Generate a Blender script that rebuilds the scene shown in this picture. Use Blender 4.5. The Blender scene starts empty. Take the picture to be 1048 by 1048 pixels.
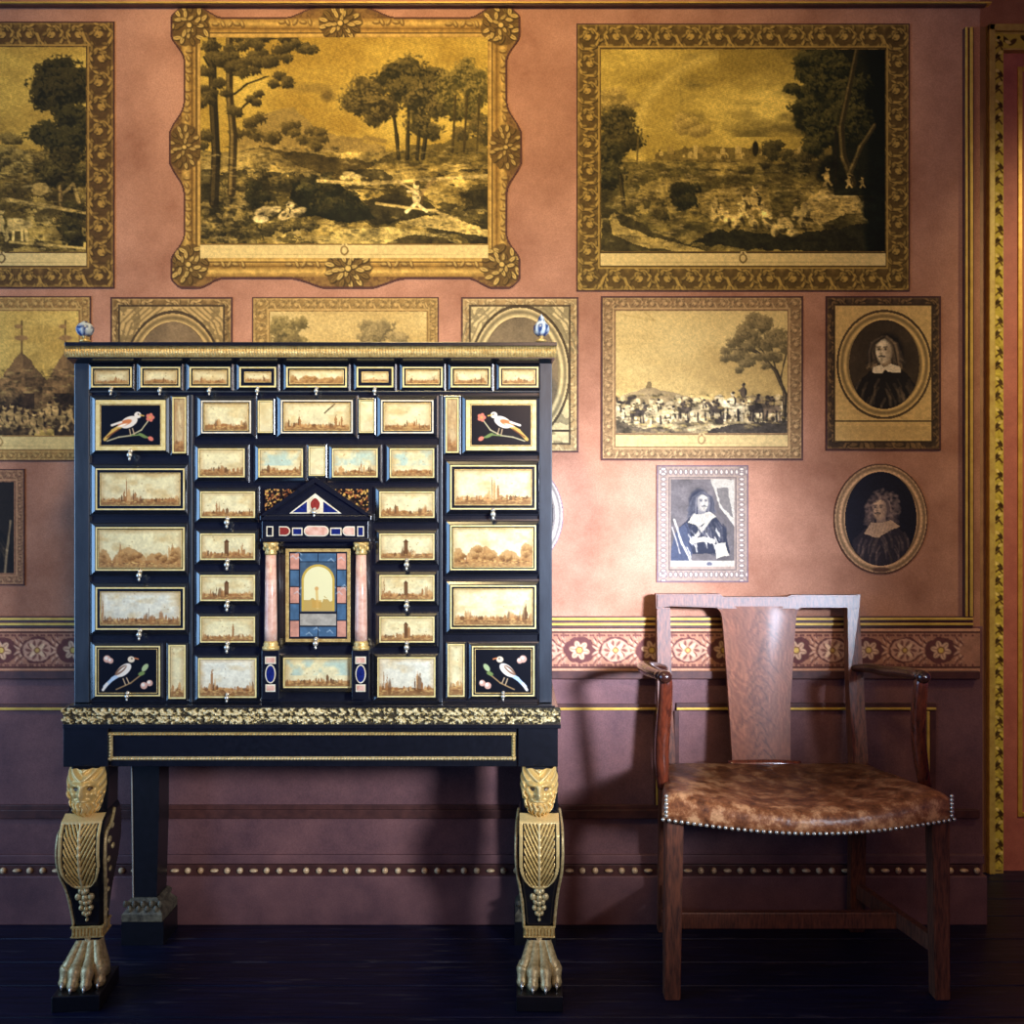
import bpy, bmesh, math, random
import numpy as np
from mathutils import Vector, Matrix
random.seed(7)
scn = bpy.context.scene
COL = scn.collection
F = 1004.0; CX = 524.0; CY = 524.0; EYE = 1.066
YW = 2.55            # wall plane
YR = 2.924           # recessed wall with the door
def W(px, py, Y): return Vector(((px-CX)*Y/F, Y, EYE-(py-CY)*Y/F))
def XX(px, Y): return (px-CX)*Y/F
def ZZ(py, Y): return EYE-(py-CY)*Y/F

# ------------------------------------------------------------ objects
def link(name, me, mat=None, parent=None):
    o = bpy.data.objects.new(name, me); COL.objects.link(o)
    if parent: o.parent = parent
    if mat is not None:
        for m in (mat if isinstance(mat, (list, tuple)) else [mat]): me.materials.append(m)
    return o
def obj(name, bm, mat, parent=None, smooth=False):
    me = bpy.data.meshes.new(name); bm.normal_update(); bm.to_mesh(me); bm.free()
    if smooth:
        for p in me.polygons: p.use_smooth = True
    return link(name, me, mat, parent)
def thing(name, label, cat, group=None, loc=(0,0,0)):
    o = bpy.data.objects.new(name, None); COL.objects.link(o); o.location = loc
    o.empty_display_size = .05
    o['label'] = label; o['category'] = cat
    if group: o['group'] = group
    return o
def struct(name, bm, mat, smooth=False):
    o = obj(name, bm, mat, None, smooth); o['kind'] = 'structure'; return o
def box(bm, x0, x1, y0, y1, z0, z1, bevel=0):
    vs = [bm.verts.new(v) for v in ((x0,y0,z0),(x1,y0,z0),(x1,y1,z0),(x0,y1,z0),(x0,y0,z1),(x1,y0,z1),(x1,y1,z1),(x0,y1,z1))]
    fs = [bm.faces.new([vs[i] for i in q]) for q in ((0,3,2,1),(4,5,6,7),(0,1,5,4),(1,2,6,5),(2,3,7,6),(3,0,4,7))]
    if bevel:
        es = list({e for f in fs for e in f.edges})
        bmesh.ops.bevel(bm, geom=es, offset=bevel, segments=2, profile=.5, affect='EDGES')
    return bm
def boxo(name, x0, x1, y0, y1, z0, z1, mat, parent=None, bevel=0):
    bm = bmesh.new(); box(bm, x0, x1, y0, y1, z0, z1, bevel); return obj(name, bm, mat, parent)
def loft(bm, rings, cap=True):
    R = [[bm.verts.new(p) for p in r] for r in rings]
    n = len(R[0])
    for a, b in zip(R, R[1:]):
        for i in range(n):
            bm.faces.new((a[i], a[(i+1)%n], b[(i+1)%n], b[i]))
    if cap:
        bm.faces.new(R[0][::-1]); bm.faces.new(R[-1])
    return bm
def fixn(bm): bmesh.ops.recalc_face_normals(bm, faces=bm.faces[:]); return bm
def tube(bm, pts, rad, n=12, sq=0, flat=1.0):
    """swept tube, rad per point; sq>0 squares the section; flat scales vertical"""
    pts = [Vector(p) for p in pts]
    if not hasattr(rad, '__len__'): rad = [rad]*len(pts)
    rings = []; up = None
    for i, p in enumerate(pts):
        t = (pts[min(i+1, len(pts)-1)]-pts[max(i-1, 0)]).normalized()
        if up is None: up = Vector((0,0,1)) if abs(t.z) < .8 else Vector((0,1,0))
        s = t.cross(up).normalized(); u = s.cross(t).normalized(); up = u
        r = []
        for k in range(n):
            a = 2*math.pi*(k+.5)/n; c, d = math.cos(a), math.sin(a)
            if sq:
                m = max(abs(c), abs(d)); q = 1+(1/m-1)*sq; c *= q; d *= q
            r.append(p+s*c*rad[i]+u*d*rad[i]*flat)
        rings.append(r)
    loft(bm, rings); return fixn(bm)
def smoothpts(pts, n=6):
    pts = [Vector(p) for p in pts]; out = []
    P = [pts[0]*2-pts[1]]+pts+[pts[-1]*2-pts[-2]]
    for i in range(1, len(P)-2):
        a, b, c, d = P[i-1:i+3]
        for k in range(n):
            t = k/n
            out.append(.5*((2*b)+(c-a)*t+(2*a-5*b+4*c-d)*t*t+(3*b-a-3*c+d)*t**3))
    out.append(pts[-1]); return out
def lathe(bm, prof, c, n=20):
    """prof list of (r, z) around vertical axis at c"""
    rings = [[Vector((c[0]+max(r, 1e-4)*math.cos(2*math.pi*k/n), c[1]+max(r, 1e-4)*math.sin(2*math.pi*k/n), c[2]+z)) for k in range(n)] for r, z in prof]
    loft(bm, rings); return fixn(bm)
def extrude_outline(bm, pts, y0, y1):
    """closed outline in (x,z) extruded from y0 to y1"""
    a = [bm.verts.new((x, y0, z)) for x, z in pts]; b = [bm.verts.new((x, y1, z)) for x, z in pts]
    n = len(pts)
    bm.faces.new(a); bm.faces.new(b[::-1])
    for i in range(n): bm.faces.new((a[i], b[i], b[(i+1)%n], a[(i+1)%n]))
    return fixn(bm)
def ball(bm, c, rx, ry=None, rz=None, seg=10):
    ry = ry or rx; rz = rz or rx
    M = Matrix.Translation(c) @ Matrix.Diagonal((rx, ry, rz, 1))
    bmesh.ops.create_uvsphere(bm, u_segments=seg, v_segments=max(6, seg*2//3), radius=1, matrix=M)

# ------------------------------------------------------------ materials
def srgb(c):
    return tuple((x/255/12.92 if x/255 <= .04045 else ((x/255+.055)/1.055)**2.4) for x in c)
def mat(name, col, rough=.5, metal=0, spec=.5, col2=None, scale=20, bump=0, bscale=60, stretch=(1,1,1), coat=0, detail=5, lo=.35, hi=.65, grain=0, gscale=330):
    m = bpy.data.materials.new(name); m.use_nodes = True; nt = m.node_tree; N = nt.nodes; L = nt.links
    b = N['Principled BSDF']
    b.inputs['Base Color'].default_value = (*srgb(col), 1)
    b.inputs['Roughness'].default_value = rough; b.inputs['Metallic'].default_value = metal
    b.inputs['Specular IOR Level'].default_value = spec; b.inputs['Coat Weight'].default_value = coat; b.inputs['Coat Roughness'].default_value = .22
    tc = N.new('ShaderNodeTexCoord'); mp = N.new('ShaderNodeMapping'); mp.inputs['Scale'].default_value = stretch
    L.new(tc.outputs['Object'], mp.inputs[0])
    if col2:
        n = N.new('ShaderNodeTexNoise'); n.inputs['Scale'].default_value = scale; n.inputs['Detail'].default_value = detail
        n.inputs['Roughness'].default_value = .65
        L.new(mp.outputs[0], n.inputs[0])
        r = N.new('ShaderNodeValToRGB'); r.color_ramp.elements[0].position = lo; r.color_ramp.elements[1].position = hi
        r.color_ramp.elements[0].color = (*srgb(col), 1); r.color_ramp.elements[1].color = (*srgb(col2), 1)
        L.new(n.outputs[0], r.inputs[0]); L.new(r.outputs[0], b.inputs['Base Color'])
        if grain:
            g = N.new('ShaderNodeTexNoise'); g.inputs['Scale'].default_value = gscale; g.inputs['Detail'].default_value = 3; L.new(mp.outputs[0], g.inputs[0])
            q = N.new('ShaderNodeMapRange'); q.inputs[1].default_value = .3; q.inputs[2].default_value = .7; q.inputs[3].default_value = 1-grain; q.inputs[4].default_value = 1+grain; L.new(g.outputs[0], q.inputs[0])
            s_ = N.new('ShaderNodeVectorMath'); s_.operation = 'SCALE'; L.new(r.outputs[0], s_.inputs[0]); L.new(q.outputs[0], s_.inputs['Scale']); L.new(s_.outputs[0], b.inputs['Base Color'])
    if bump:
        n2 = N.new('ShaderNodeTexNoise'); n2.inputs['Scale'].default_value = bscale; n2.inputs['Detail'].default_value = 4
        L.new(mp.outputs[0], n2.inputs[0])
        bp = N.new('ShaderNodeBump'); bp.inputs['Strength'].default_value = bump; bp.inputs['Distance'].default_value = .004
        L.new(n2.outputs[0], bp.inputs['Height']); L.new(bp.outputs[0], b.inputs['Normal'])
    return m
def paintmat(name, rough=.6, metal=0, spec=.3, coat=0, grain=.12, gscale=700):
    """colour comes from the painted design stored on the mesh"""
    m = bpy.data.materials.new(name); m.use_nodes = True; nt = m.node_tree; N = nt.nodes; L = nt.links
    b = N['Principled BSDF']; b.inputs['Roughness'].default_value = rough; b.inputs['Metallic'].default_value = metal
    b.inputs['Specular IOR Level'].default_value = spec; b.inputs['Coat Weight'].default_value = coat
    b.inputs['Coat Roughness'].default_value = .15
    a = N.new('ShaderNodeAttribute'); a.attribute_name = 'design'
    tc = N.new('ShaderNodeTexCoord'); n = N.new('ShaderNodeTexNoise'); n.inputs['Scale'].default_value = gscale
    L.new(tc.outputs['Object'], n.inputs[0])
    mr = N.new('ShaderNodeMapRange'); mr.inputs[3].default_value = 1-grain*2; mr.inputs[4].default_value = 1+grain*2
    L.new(n.outputs[0], mr.inputs[0])
    mx = N.new('ShaderNodeVectorMath'); mx.operation = 'SCALE'
    L.new(a.outputs['Color'], mx.inputs[0]); L.new(mr.outputs[0], mx.inputs['Scale']); L.new(mx.outputs[0], b.inputs['Base Color'])
    return m
M = {}
M['ebony'] = mat('ebony', (12,14,20), .24, spec=1.0, col2=(20,22,30), scale=90, coat=.9)
M['ebony_grey'] = mat('grey_ebony', (30,36,46), .34, spec=.8, col2=(46,54,64), scale=60, coat=.4, stretch=(1,1,.2))  # greyer, bluer ebony for the frame ribs
M['ebony_leg'] = mat('ebony_leg', (13,14,20), .35, spec=.5, col2=(20,20,28), scale=60)
M['gilt'] = mat('gilt', (232,202,130), .38, .4, col2=(186,150,86), scale=120, bump=.25, bscale=300)
M['gilt_pale'] = mat('gilt_pale', (226,204,150), .42, .35, col2=(170,146,96), scale=140, bump=.2, bscale=300)
M['ivory'] = mat('ivory', (236,220,158), .4, col2=(214,192,120), scale=80)
M['ivory_white'] = mat('ivory_white', (232,226,206), .4, col2=(214,200,168), scale=80)
M['silver'] = mat('silver', (230,222,205), .25, .7)
M['paper'] = paintmat('engraving_paper', .75, spec=.2, grain=.16, gscale=420)
M['inlay'] = paintmat('painted_inlay', .28, spec=.5, coat=.3, grain=.05)
M['marble'] = mat('pink_marble', (206,150,128), .3, col2=(232,196,176), scale=60, coat=.3)
M['lapis'] = mat('lapis', (30,44,120), .25, col2=(18,26,80), scale=200)
M['redstone'] = mat('red_stone', (120,34,34), .25, col2=(150,60,50), scale=200)
M['wood'] = mat('chair_wood', (122,68,44), .5, col2=(64,34,24), scale=38, stretch=(5,5,.7), coat=.25, bump=.08, bscale=160)
M['wood_dark'] = mat('mahogany', (112,50,30), .2, col2=(62,26,18), scale=30, stretch=(3,3,.6), coat=.7)
M['arm_wood'] = mat('dark_arm_wood', (62,30,22), .22, col2=(36,18,14), scale=30, coat=.6)
M['brass'] = mat('brass_nail', (214,190,130), .3, .8)
M['wall_upper'] = mat('pink_wallpaper', (190,138,112), .8, spec=.15, col2=(150,102,80), scale=4, bump=.1, bscale=420, detail=8, grain=.13)
M['wall_lower'] = mat('mauve_paint', (126,86,84), .55, spec=.3, col2=(92,62,66), scale=6, bump=.12, bscale=90, detail=7, grain=.16)
M['mould'] = mat('dark_moulding', (88,52,46), .45, spec=.4, col2=(66,38,36), scale=40)
M['goldline'] = mat('gold_fillet', (226,186,84), .4, .25, col2=(196,154,62), scale=30)
M['casing'] = mat('gilded_casing', (208,186,96), .5, .1, col2=(180,150,72), scale=30)
M['casing_flat'] = mat('tan_casing', (150,112,80), .6, col2=(130,94,68), scale=20)
M['door'] = mat('pink_door', (190,112,96), .6, col2=(166,92,80), scale=12, grain=.1)
M['ceiling'] = mat('ceiling_plaster', (196,186,170), .8)
# ------------------------------------------------------------ painting by code
class Art:
    def __init__(s, w, h, r=1.0, bg=(200,170,110), seed=0):
        s.w, s.h, s.r = w, h, r
        s.nx, s.ny = max(4, int(round(w*r))+1), max(4, int(round(h*r))+1)
        s.x = np.linspace(0, w, s.nx); s.y = np.linspace(0, h, s.ny)
        s.X, s.Y = np.meshgrid(s.x, s.y)
        s.img = np.ones((s.ny, s.nx, 3))*np.array(bg, float)
        s.rng = np.random.RandomState(seed); s.seed = seed
    def noise(s, sc, oc=4, sx=1, sy=1, seed=None):
        rg = np.random.RandomState(s.seed*31+(seed if seed is not None else s.rng.randint(9999)))
        out = 0; amp = 1; tot = 0
        for o in range(oc):
            u = s.X/(sc*sx)+7; v = s.Y/(sc*sy)+7
            G = rg.rand(int(v.max())+3, int(u.max())+3)
            i = u.astype(int); j = v.astype(int); fu = u-i; fv = v-j
            fu = fu*fu*(3-2*fu); fv = fv*fv*(3-2*fv)
            out = out+amp*((G[j,i]*(1-fu)+G[j,i+1]*fu)*(1-fv)+(G[j+1,i]*(1-fu)+G[j+1,i+1]*fu)*fv)
            tot += amp; amp *= .6; sc = sc/2.0
        return out/tot
    def mix(s, m, c, a=1):
        m = np.clip(m, 0, 1)[..., None]*a
        s.img = s.img*(1-m)+np.array(c, float)*m
    def win(s, x0, y0, x1, y1):
        i0 = max(0, int(x0/s.w*(s.nx-1))); i1 = min(s.nx, int(x1/s.w*(s.nx-1))+2)
        j0 = max(0, int(y0/s.h*(s.ny-1))); j1 = min(s.ny, int(y1/s.h*(s.ny-1))+2)
        return j0, max(j1, j0), i0, max(i1, i0)
    def ell(s, cx, cy, rx, ry, c, ang=0, soft=.9, a=1, rough=0, rs=8):
        R = max(rx, ry)*(1+rough)+3
        j0, j1, i0, i1 = s.win(cx-R, cy-R, cx+R, cy+R)
        if j1 <= j0 or i1 <= i0: return
        X = s.X[j0:j1, i0:i1]-cx; Y = s.Y[j0:j1, i0:i1]-cy
        ca, sa = math.cos(ang), math.sin(ang)
        d = np.sqrt(((X*ca+Y*sa)/rx)**2+((-X*sa+Y*ca)/ry)**2)
        if rough:
            d = d+(s.noise(rs, 4)[j0:j1, i0:i1]-.5)*2*rough
        m = np.clip((1-d)*min(rx, ry)/soft+.5, 0, 1)[..., None]*a
        s.img[j0:j1, i0:i1] = s.img[j0:j1, i0:i1]*(1-m)+np.array(c, float)*m
    def polym(s, pts, rough=0, rs=10):
        X, Y = s.X, s.Y
        if rough:
            X = X+(s.noise(rs, 4)-.5)*2*rough; Y = Y+(s.noise(rs, 4)-.5)*2*rough
        ins = np.zeros(X.shape, bool); n = len(pts)
        for i in range(n):
            x0, y0 = pts[i]; x1, y1 = pts[(i+1)%n]
            if y0 == y1: continue
            c = ((y0 > Y) != (y1 > Y)) & (X < (x1-x0)*(Y-y0)/(y1-y0)+x0)
            ins ^= c
        return ins.astype(float)
    def poly(s, pts, c, rough=0, rs=10, a=1): s.mix(s.polym(pts, rough, rs), c, a)
    def line(s, pts, wd, c, a=1, wd2=None):
        wd2 = wd if wd2 is None else wd2; n = len(pts)-1
        for i in range(n):
            (x0, y0), (x1, y1) = pts[i], pts[i+1]
            w = wd+(wd2-wd)*i/max(1, n)
            j0, j1, i0, i1 = s.win(min(x0, x1)-w-2, min(y0, y1)-w-2, max(x0, x1)+w+2, max(y0, y1)+w+2)
            if j1 <= j0 or i1 <= i0: continue
            X = s.X[j0:j1, i0:i1]; Y = s.Y[j0:j1, i0:i1]
            dx, dy = x1-x0, y1-y0; L = dx*dx+dy*dy+1e-6
            t = np.clip(((X-x0)*dx+(Y-y0)*dy)/L, 0, 1)
            d = np.hypot(X-x0-t*dx, Y-y0-t*dy)
            m = np.clip(w/2-d+.6, 0, 1)[..., None]*a
            s.img[j0:j1, i0:i1] = s.img[j0:j1, i0:i1]*(1-m)+np.array(c, float)*m
    def rect(s, x0, y0, x1, y1, c, a=1):
        m = ((s.X >= x0) & (s.X <= x1) & (s.Y >= y0) & (s.Y <= y1)).astype(float); s.mix(m, c, a)
    def foliage(s, cx, cy, rx, ry, n, sz, lo, hi):
        """clustered leaves, dark under, lighter upper left"""
        rg = s.rng
        nc = max(3, int(n/28)); cl = []
        for k in range(nc):
            a = rg.rand()*6.283; q = math.sqrt(rg.rand())*.85
            cl.append((cx+math.cos(a)*q*rx, cy+math.sin(a)*q*ry))
        cl.sort(key=lambda p: p[1])
        for k, (ax, ay) in enumerate(cl):
            cr = (.22+.16*rg.rand())*min(rx, ry)+sz
            s.ell(ax, ay+cr*.15, cr*.95, cr*.7, lo, rg.rand()*3, soft=2, a=.8)
            for i in range(46):
                a = rg.rand()*6.283; q = math.sqrt(rg.rand())
                x = ax+math.cos(a)*q*cr*1.5; y = ay+math.sin(a)*q*cr
                t = np.clip(.45-.55*math.sin(a)*q-.25*math.cos(a)*q+.35*(rg.rand()-.5), 0, 1)
                c = np.array(lo)*(1-t)+np.array(hi)*t
                s.ell(x, y, sz*(.55+.65*rg.rand()), sz*(.3+.25*rg.rand()), c, rg.rand()*3.1-.6, soft=.8, a=.85)
    def trunk(s, pts, w0, w1, dk, lt):
        s.line(pts, w0, dk, 1, w1); s.line([(x-w0*.18, y) for x, y in pts], w0*.35, lt, .55, w1*.3)
    def tree(s, x, yb, h, rx, ry, n, sz, lo, hi, w=4, lean=0):
        cx, cy = x+lean, yb-h+ry
        s.trunk([(x, yb), (x+lean*.3, yb-h*.35), (x+lean*.8, cy)], w, w*.5, lo, hi)
        for k in range(6):
            a = -math.pi*(.1+.8*k/5)
            s.line([(x+lean*.3, yb-h*.4), (cx+math.cos(a)*rx*.4, cy+math.sin(a)*ry*.3), (cx+math.cos(a)*rx*.8, cy+math.sin(a)*ry*.8)], 1.4, lo, .8, .8)
        s.foliage(cx, cy, rx, ry, n, sz, lo, hi)
    def figure(s, x, y, h, lt, dk, pose=0):
        r = h*.09
        s.ell(x+pose*h*.05, y-h*.38, h*.17, h*.24, dk, soft=.8); s.ell(x-h*.04+pose*h*.05, y-h*.4, h*.12, h*.2, lt, soft=.8)
        s.ell(x, y-h*.72, r, r*1.15, lt, soft=.6); s.ell(x+r*.3, y-h*.78, r*.9, r*.7, dk, soft=.6)
        s.line([(x, y-h*.25), (x-h*.16-pose*h*.1, y)], h*.09, lt); s.line([(x, y-h*.25), (x+h*.16+pose*h*.12, y-h*.02)], h*.09, lt)
        s.line([(x, y-h*.55), (x-h*.22, y-h*.45-pose*h*.1)], h*.07, lt)
    def horse(s, x, y, h, c, dk, d=1):
        s.ell(x, y-h*.5, h*.42, h*.2, c); s.line([(x+d*h*.3, y-h*.55), (x+d*h*.5, y-h*.9)], h*.2, c); s.ell(x+d*h*.58, y-h*.9, h*.15, h*.08, c, d*.5)
        for k in (-.3, -.2, .2, .33): s.line([(x+k*h, y-h*.4), (x+k*h*1.1, y)], h*.08, dk if k in (-.2, .2) else c)
        s.figure(x, y-h*.45, h*.8, c, dk)
    def hatch(s, k=.06, p=2.2, ang=.3):
        v = np.sin((s.X*math.cos(ang)+s.Y*math.sin(ang))*2*math.pi/p)
        s.img *= (1+k*v)[..., None]
    def grain(s, k=.1, sc=2.0):
        s.img *= (1+(s.noise(sc, 2)-.5)*2*k)[..., None]
    def bust(s, cx, cy, k, lt, md, dk, face=-1, hat=False, long=1.0, collar='square', armour=False, curls=False):
        """head-and-shoulders portrait; k = head half height, face = side it looks to"""
        rg = s.rng; lt, md, dk = np.array(lt, float), np.array(md, float), np.array(dk, float)
        s.poly([(cx-2.6*k, cy+5*k), (cx-2.2*k, cy+2.5*k), (cx-1.2*k, cy+1.5*k), (cx-.5*k, cy+1.0*k), (cx+.6*k, cy+1.0*k), (cx+1.5*k, cy+1.6*k), (cx+2.3*k, cy+2.6*k), (cx+2.8*k, cy+5*k)], dk, .8, 8)
        for q in range(26):                                  # folds of cloth
            x = cx+(rg.rand()*2-1)*1.9*k; y = cy+1.9*k+rg.rand()*1.6*k; sg = 1 if x > cx else -1
            s.line([(x, y), (x+sg*.25*k, y+.5*k), (x+sg*.3*k, y+1.1*k)], .08*k+.10*k*rg.rand(), md*(.6+.5*rg.rand()), .32)
        s.ell(cx-face*.22*k, cy-.08*k, .98*k, 1.12*k, dk, rough=.1, rs=5, soft=.3*k)
        s.ell(cx-face*.3*k, cy+.6*k*long, .95*k, .75*k, dk*1.1, rough=.15, rs=5, soft=.3*k)
        s.poly([(cx-.32*k, cy+.5*k), (cx+.36*k, cy+.5*k), (cx+.45*k, cy+1.3*k), (cx-.35*k, cy+1.3*k)], md)
        fx = cx+face*.14*k
        s.ell(fx, cy+.02*k, .58*k, .82*k, lt*.97, soft=.22*k)
        s.ell(fx-face*.40*k, cy+.12*k, .22*k, .6*k, md, soft=.5*k, a=.75); s.ell(fx+face*.12*k, cy-.36*k, .26*k, .2*k, np.minimum(lt*1.08, 255), soft=.3*k, a=.7)
        s.ell(fx+face*.16*k, cy+.2*k, .16*k, .14*k, np.minimum(lt*1.06, 255), soft=.2*k, a=.7)
        for q in range(64):                                  # strands from the parting
            sd_ = 1 if q % 2 else -1; w_ = rg.rand(); back = 1.0 if sd_ == -face else .93
            p0 = (cx+face*.05*k+rg.rand()*.2*k*sd_, cy-.98*k+.1*k*rg.rand()); p1 = (cx+sd_*(.62+.32*w_)*k*back+face*.12*k, cy-.55*k+.1*k*rg.rand())
            p2 = (cx+sd_*(.66+.52*w_)*k*back+face*.1*k, cy+.1*k); p3 = (cx+sd_*(.60+.7*w_)*k*back, cy+(.55+.75*rg.rand()*long)*k)
            t = rg.rand(); s.line([p0, p1, p2, p3, (p3[0]+sd_*.14*k, p3[1]+.1*k)], .12*k, dk*(1-t*.75)+md*t*.75 if q % 9 else md*1.1, .6)
        if curls:
            for q in range(150):
                an = rg.rand()*6.283; w_ = .75+.55*rg.rand(); x = cx-face*.18*k+math.cos(an)*w_*1.05*k; y = cy-.05*k+math.sin(an)*w_*1.1*k
                if abs(x-fx) < .5*k and cy-.6*k < y: continue
                t = rg.rand(); s.ell(x, y, .17*k, .10*k, dk*(1-t)+md*1.15*t, rg.rand()*3, soft=.1*k, a=.7)
        for e in (-.24, .22):
            ex = fx+face*.06*k+e*k
            s.ell(ex, cy-.13*k, .15*k, .10*k, md, soft=.16*k, a=.8); s.line([(ex-.13*k, cy-.25*k), (ex+.12*k, cy-.27*k)], .055*k, dk, .75); s.ell(ex, cy-.12*k, .07*k, .05*k, dk, soft=.08*k)
        s.line([(fx+face*.12*k, cy-.12*k), (fx+face*.19*k, cy+.16*k)], .07*k, md, .6); s.ell(fx+face*.14*k, cy+.20*k, .10*k, .05*k, md*.8, soft=.1*k, a=.8)
        s.line([(fx+face*.1*k-.2*k, cy+.38*k), (fx+face*.12*k, cy+.33*k), (fx+face*.1*k+.2*k, cy+.38*k)], .08*k, dk, .8)
        s.line([(fx+face*.1*k-.10*k, cy+.46*k), (fx+face*.1*k+.10*k, cy+.46*k)], .05*k, md*.7, .8); s.ell(fx+face*.1*k, cy+.62*k, .07*k, .09*k, md*.8, soft=.14*k, a=.7)
        if collar == 'square':
            s.poly([(cx-.85*k, cy+1.15*k), (cx-.25*k, cy+.95*k), (cx+face*.1*k, cy+1.15*k), (cx+.35*k, cy+.9*k), (cx+1.0*k, cy+1.1*k), (cx+1.1*k, cy+1.5*k), (cx+.2*k, cy+1.45*k), (cx, cy+1.25*k), (cx-.2*k, cy+1.55*k), (cx-.9*k, cy+1.5*k)], lt*.95, .5, 5)
        elif collar == 'wide':
            s.poly([(cx-1.3*k, cy+2.0*k), (cx-.8*k, cy+1.1*k), (cx, cy+1.15*k), (cx+.8*k, cy+.9*k), (cx+1.5*k, cy+1.4*k), (cx+.6*k, cy+1.8*k), (cx-.2*k, cy+2.3*k)], lt*.9, .8, 5)
            for q in range(8): s.line([(cx+(-.8+.25*q)*k, cy+1.2*k), (cx+(-1.0+.25*q)*k, cy+1.9*k)], .07*k, md, .5)
        if armour:
            s.line([(cx+.9*k, cy+1.5*k), (cx+.1*k, cy+2.6*k), (cx-.8*k, cy+3.6*k)], .34*k, lt*.95, .9); s.line([(cx-.9*k, cy+1.6*k), (cx-.1*k, cy+2.6*k)], .26*k, lt*.9, .85)
            for q in range(5): s.line([(cx-.2*k+.28*q*k, cy+2.5*k), (cx-.15*k+.28*q*k, cy+3.6*k)], .07*k, md, .8)
    def etch(s, y0, k=.5, n=500):
        """engraver's texture: broken light and dark strokes, denser below y0"""
        rg = s.rng; m = np.clip((s.Y-y0)/12+.5, 0, 1)
        f = (s.noise(7, 4, 1.6, 1)-.5)*2.2*k*m+(s.noise(2.6, 2)-.5)*.7*k*(.35+m)
        s.img = s.img*np.clip(1+f, .25, 1.6)[..., None]
        for q in range(n):
            x = rg.rand()*s.w; y = y0+rg.rand()*(s.h-y0); L = 2+rg.rand()*6; u = rg.rand()
            if s.img[min(s.ny-1, int(y*s.r)), min(s.nx-1, int(x*s.r))].mean() < 62: continue
            s.line([(x, y), (x+L*.5, y-.9+rg.rand()), (x+L, y+rg.rand()*1.5-.5)], .7+rg.rand(), (30,27,16) if u < .55 else (200,170,98), .22+.2*rg.rand())
def paint_attr(me, cols):
    at = me.color_attributes.new('design', 'FLOAT_COLOR', 'POINT')
    c = np.clip(cols/255.0, 0, 1); lin = np.where(c <= .04045, c/12.92, ((c+.055)/1.055)**2.4)
    buf = np.ones((len(lin), 4), np.float32); buf[:, :3] = lin
    at.data.foreach_set('color', buf.ravel())
def art_mesh(name, art, x0, y0, Y, mt, parent=None, mask=None, thick=.003, relief=None, world=None, smooth=False):
    """the art as a thin sheet at pixel corner (x0,y0) of depth plane Y; mask per vertex keeps cells"""
    ny, nx = art.ny, art.nx
    PX = x0+art.X; PY = y0+art.Y
    Yd = np.full(PX.shape, float(Y))
    if relief is not None: Yd = Yd-relief
    vx = (PX-CX)*Y/F; vz = EYE-(PY-CY)*Y/F
    V = np.stack([vx, Yd, vz], -1).reshape(-1, 3)
    idx = np.arange(nx*ny).reshape(ny, nx)
    q = np.stack([idx[:-1, :-1], idx[1:, :-1], idx[1:, 1:], idx[:-1, 1:]], -1)
    if mask is not None:
        mk = mask.astype(bool); keep = mk[:-1, :-1] & mk[1:, :-1] & mk[1:, 1:] & mk[:-1, 1:]
    else: keep = np.ones((ny-1, nx-1), bool)
    Q = q[keep]
    faces = Q.tolist()
    # skirt
    sk = []
    K = np.pad(keep, 1)
    jj, ii = np.where(keep)
    top = keep & ~K[:-2, 1:-1]; bot = keep & ~K[2:, 1:-1]; lef = keep & ~K[1:-1, :-2]; rig = keep & ~K[1:-1, 2:]
    for mm, a, b in ((top, (0,1), (0,0)), (bot, (1,0), (1,1)), (lef, (0,0), (1,0)), (rig, (1,1), (0,1))):
        for j, i in zip(*np.where(mm)): sk.append((idx[j+a[0], i+a[1]], idx[j+b[0], i+b[1]]))
    extra = {}; EV = []
    def low(v):
        v = int(v)
        if v not in extra:
            extra[v] = len(V)+len(EV); EV.append((V[v][0], Y+thick, V[v][2]))
        return extra[v]
    for a, b in sk: faces.append([int(b), int(a), low(a), low(b)])
    allV = np.concatenate([V, np.array(EV)]) if EV else V
    cols = np.concatenate([art.img.reshape(-1, 3), art.img.reshape(-1, 3)[list(extra.keys())]]) if EV else art.img.reshape(-1, 3)
    used = np.zeros(len(allV), bool)
    for f in faces: used[f] = True
    remap = np.cumsum(used)-1
    faces = [[int(remap[v]) for v in f] for f in faces]
    allV = allV[used]; cols = cols[used]
    me = bpy.data.meshes.new(name); me.from_pydata(allV.tolist(), [], faces)
    paint_attr(me, cols)
    if smooth:
        for p in me.polygons: p.use_smooth = True
    return link(name, me, mt, parent)
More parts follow.
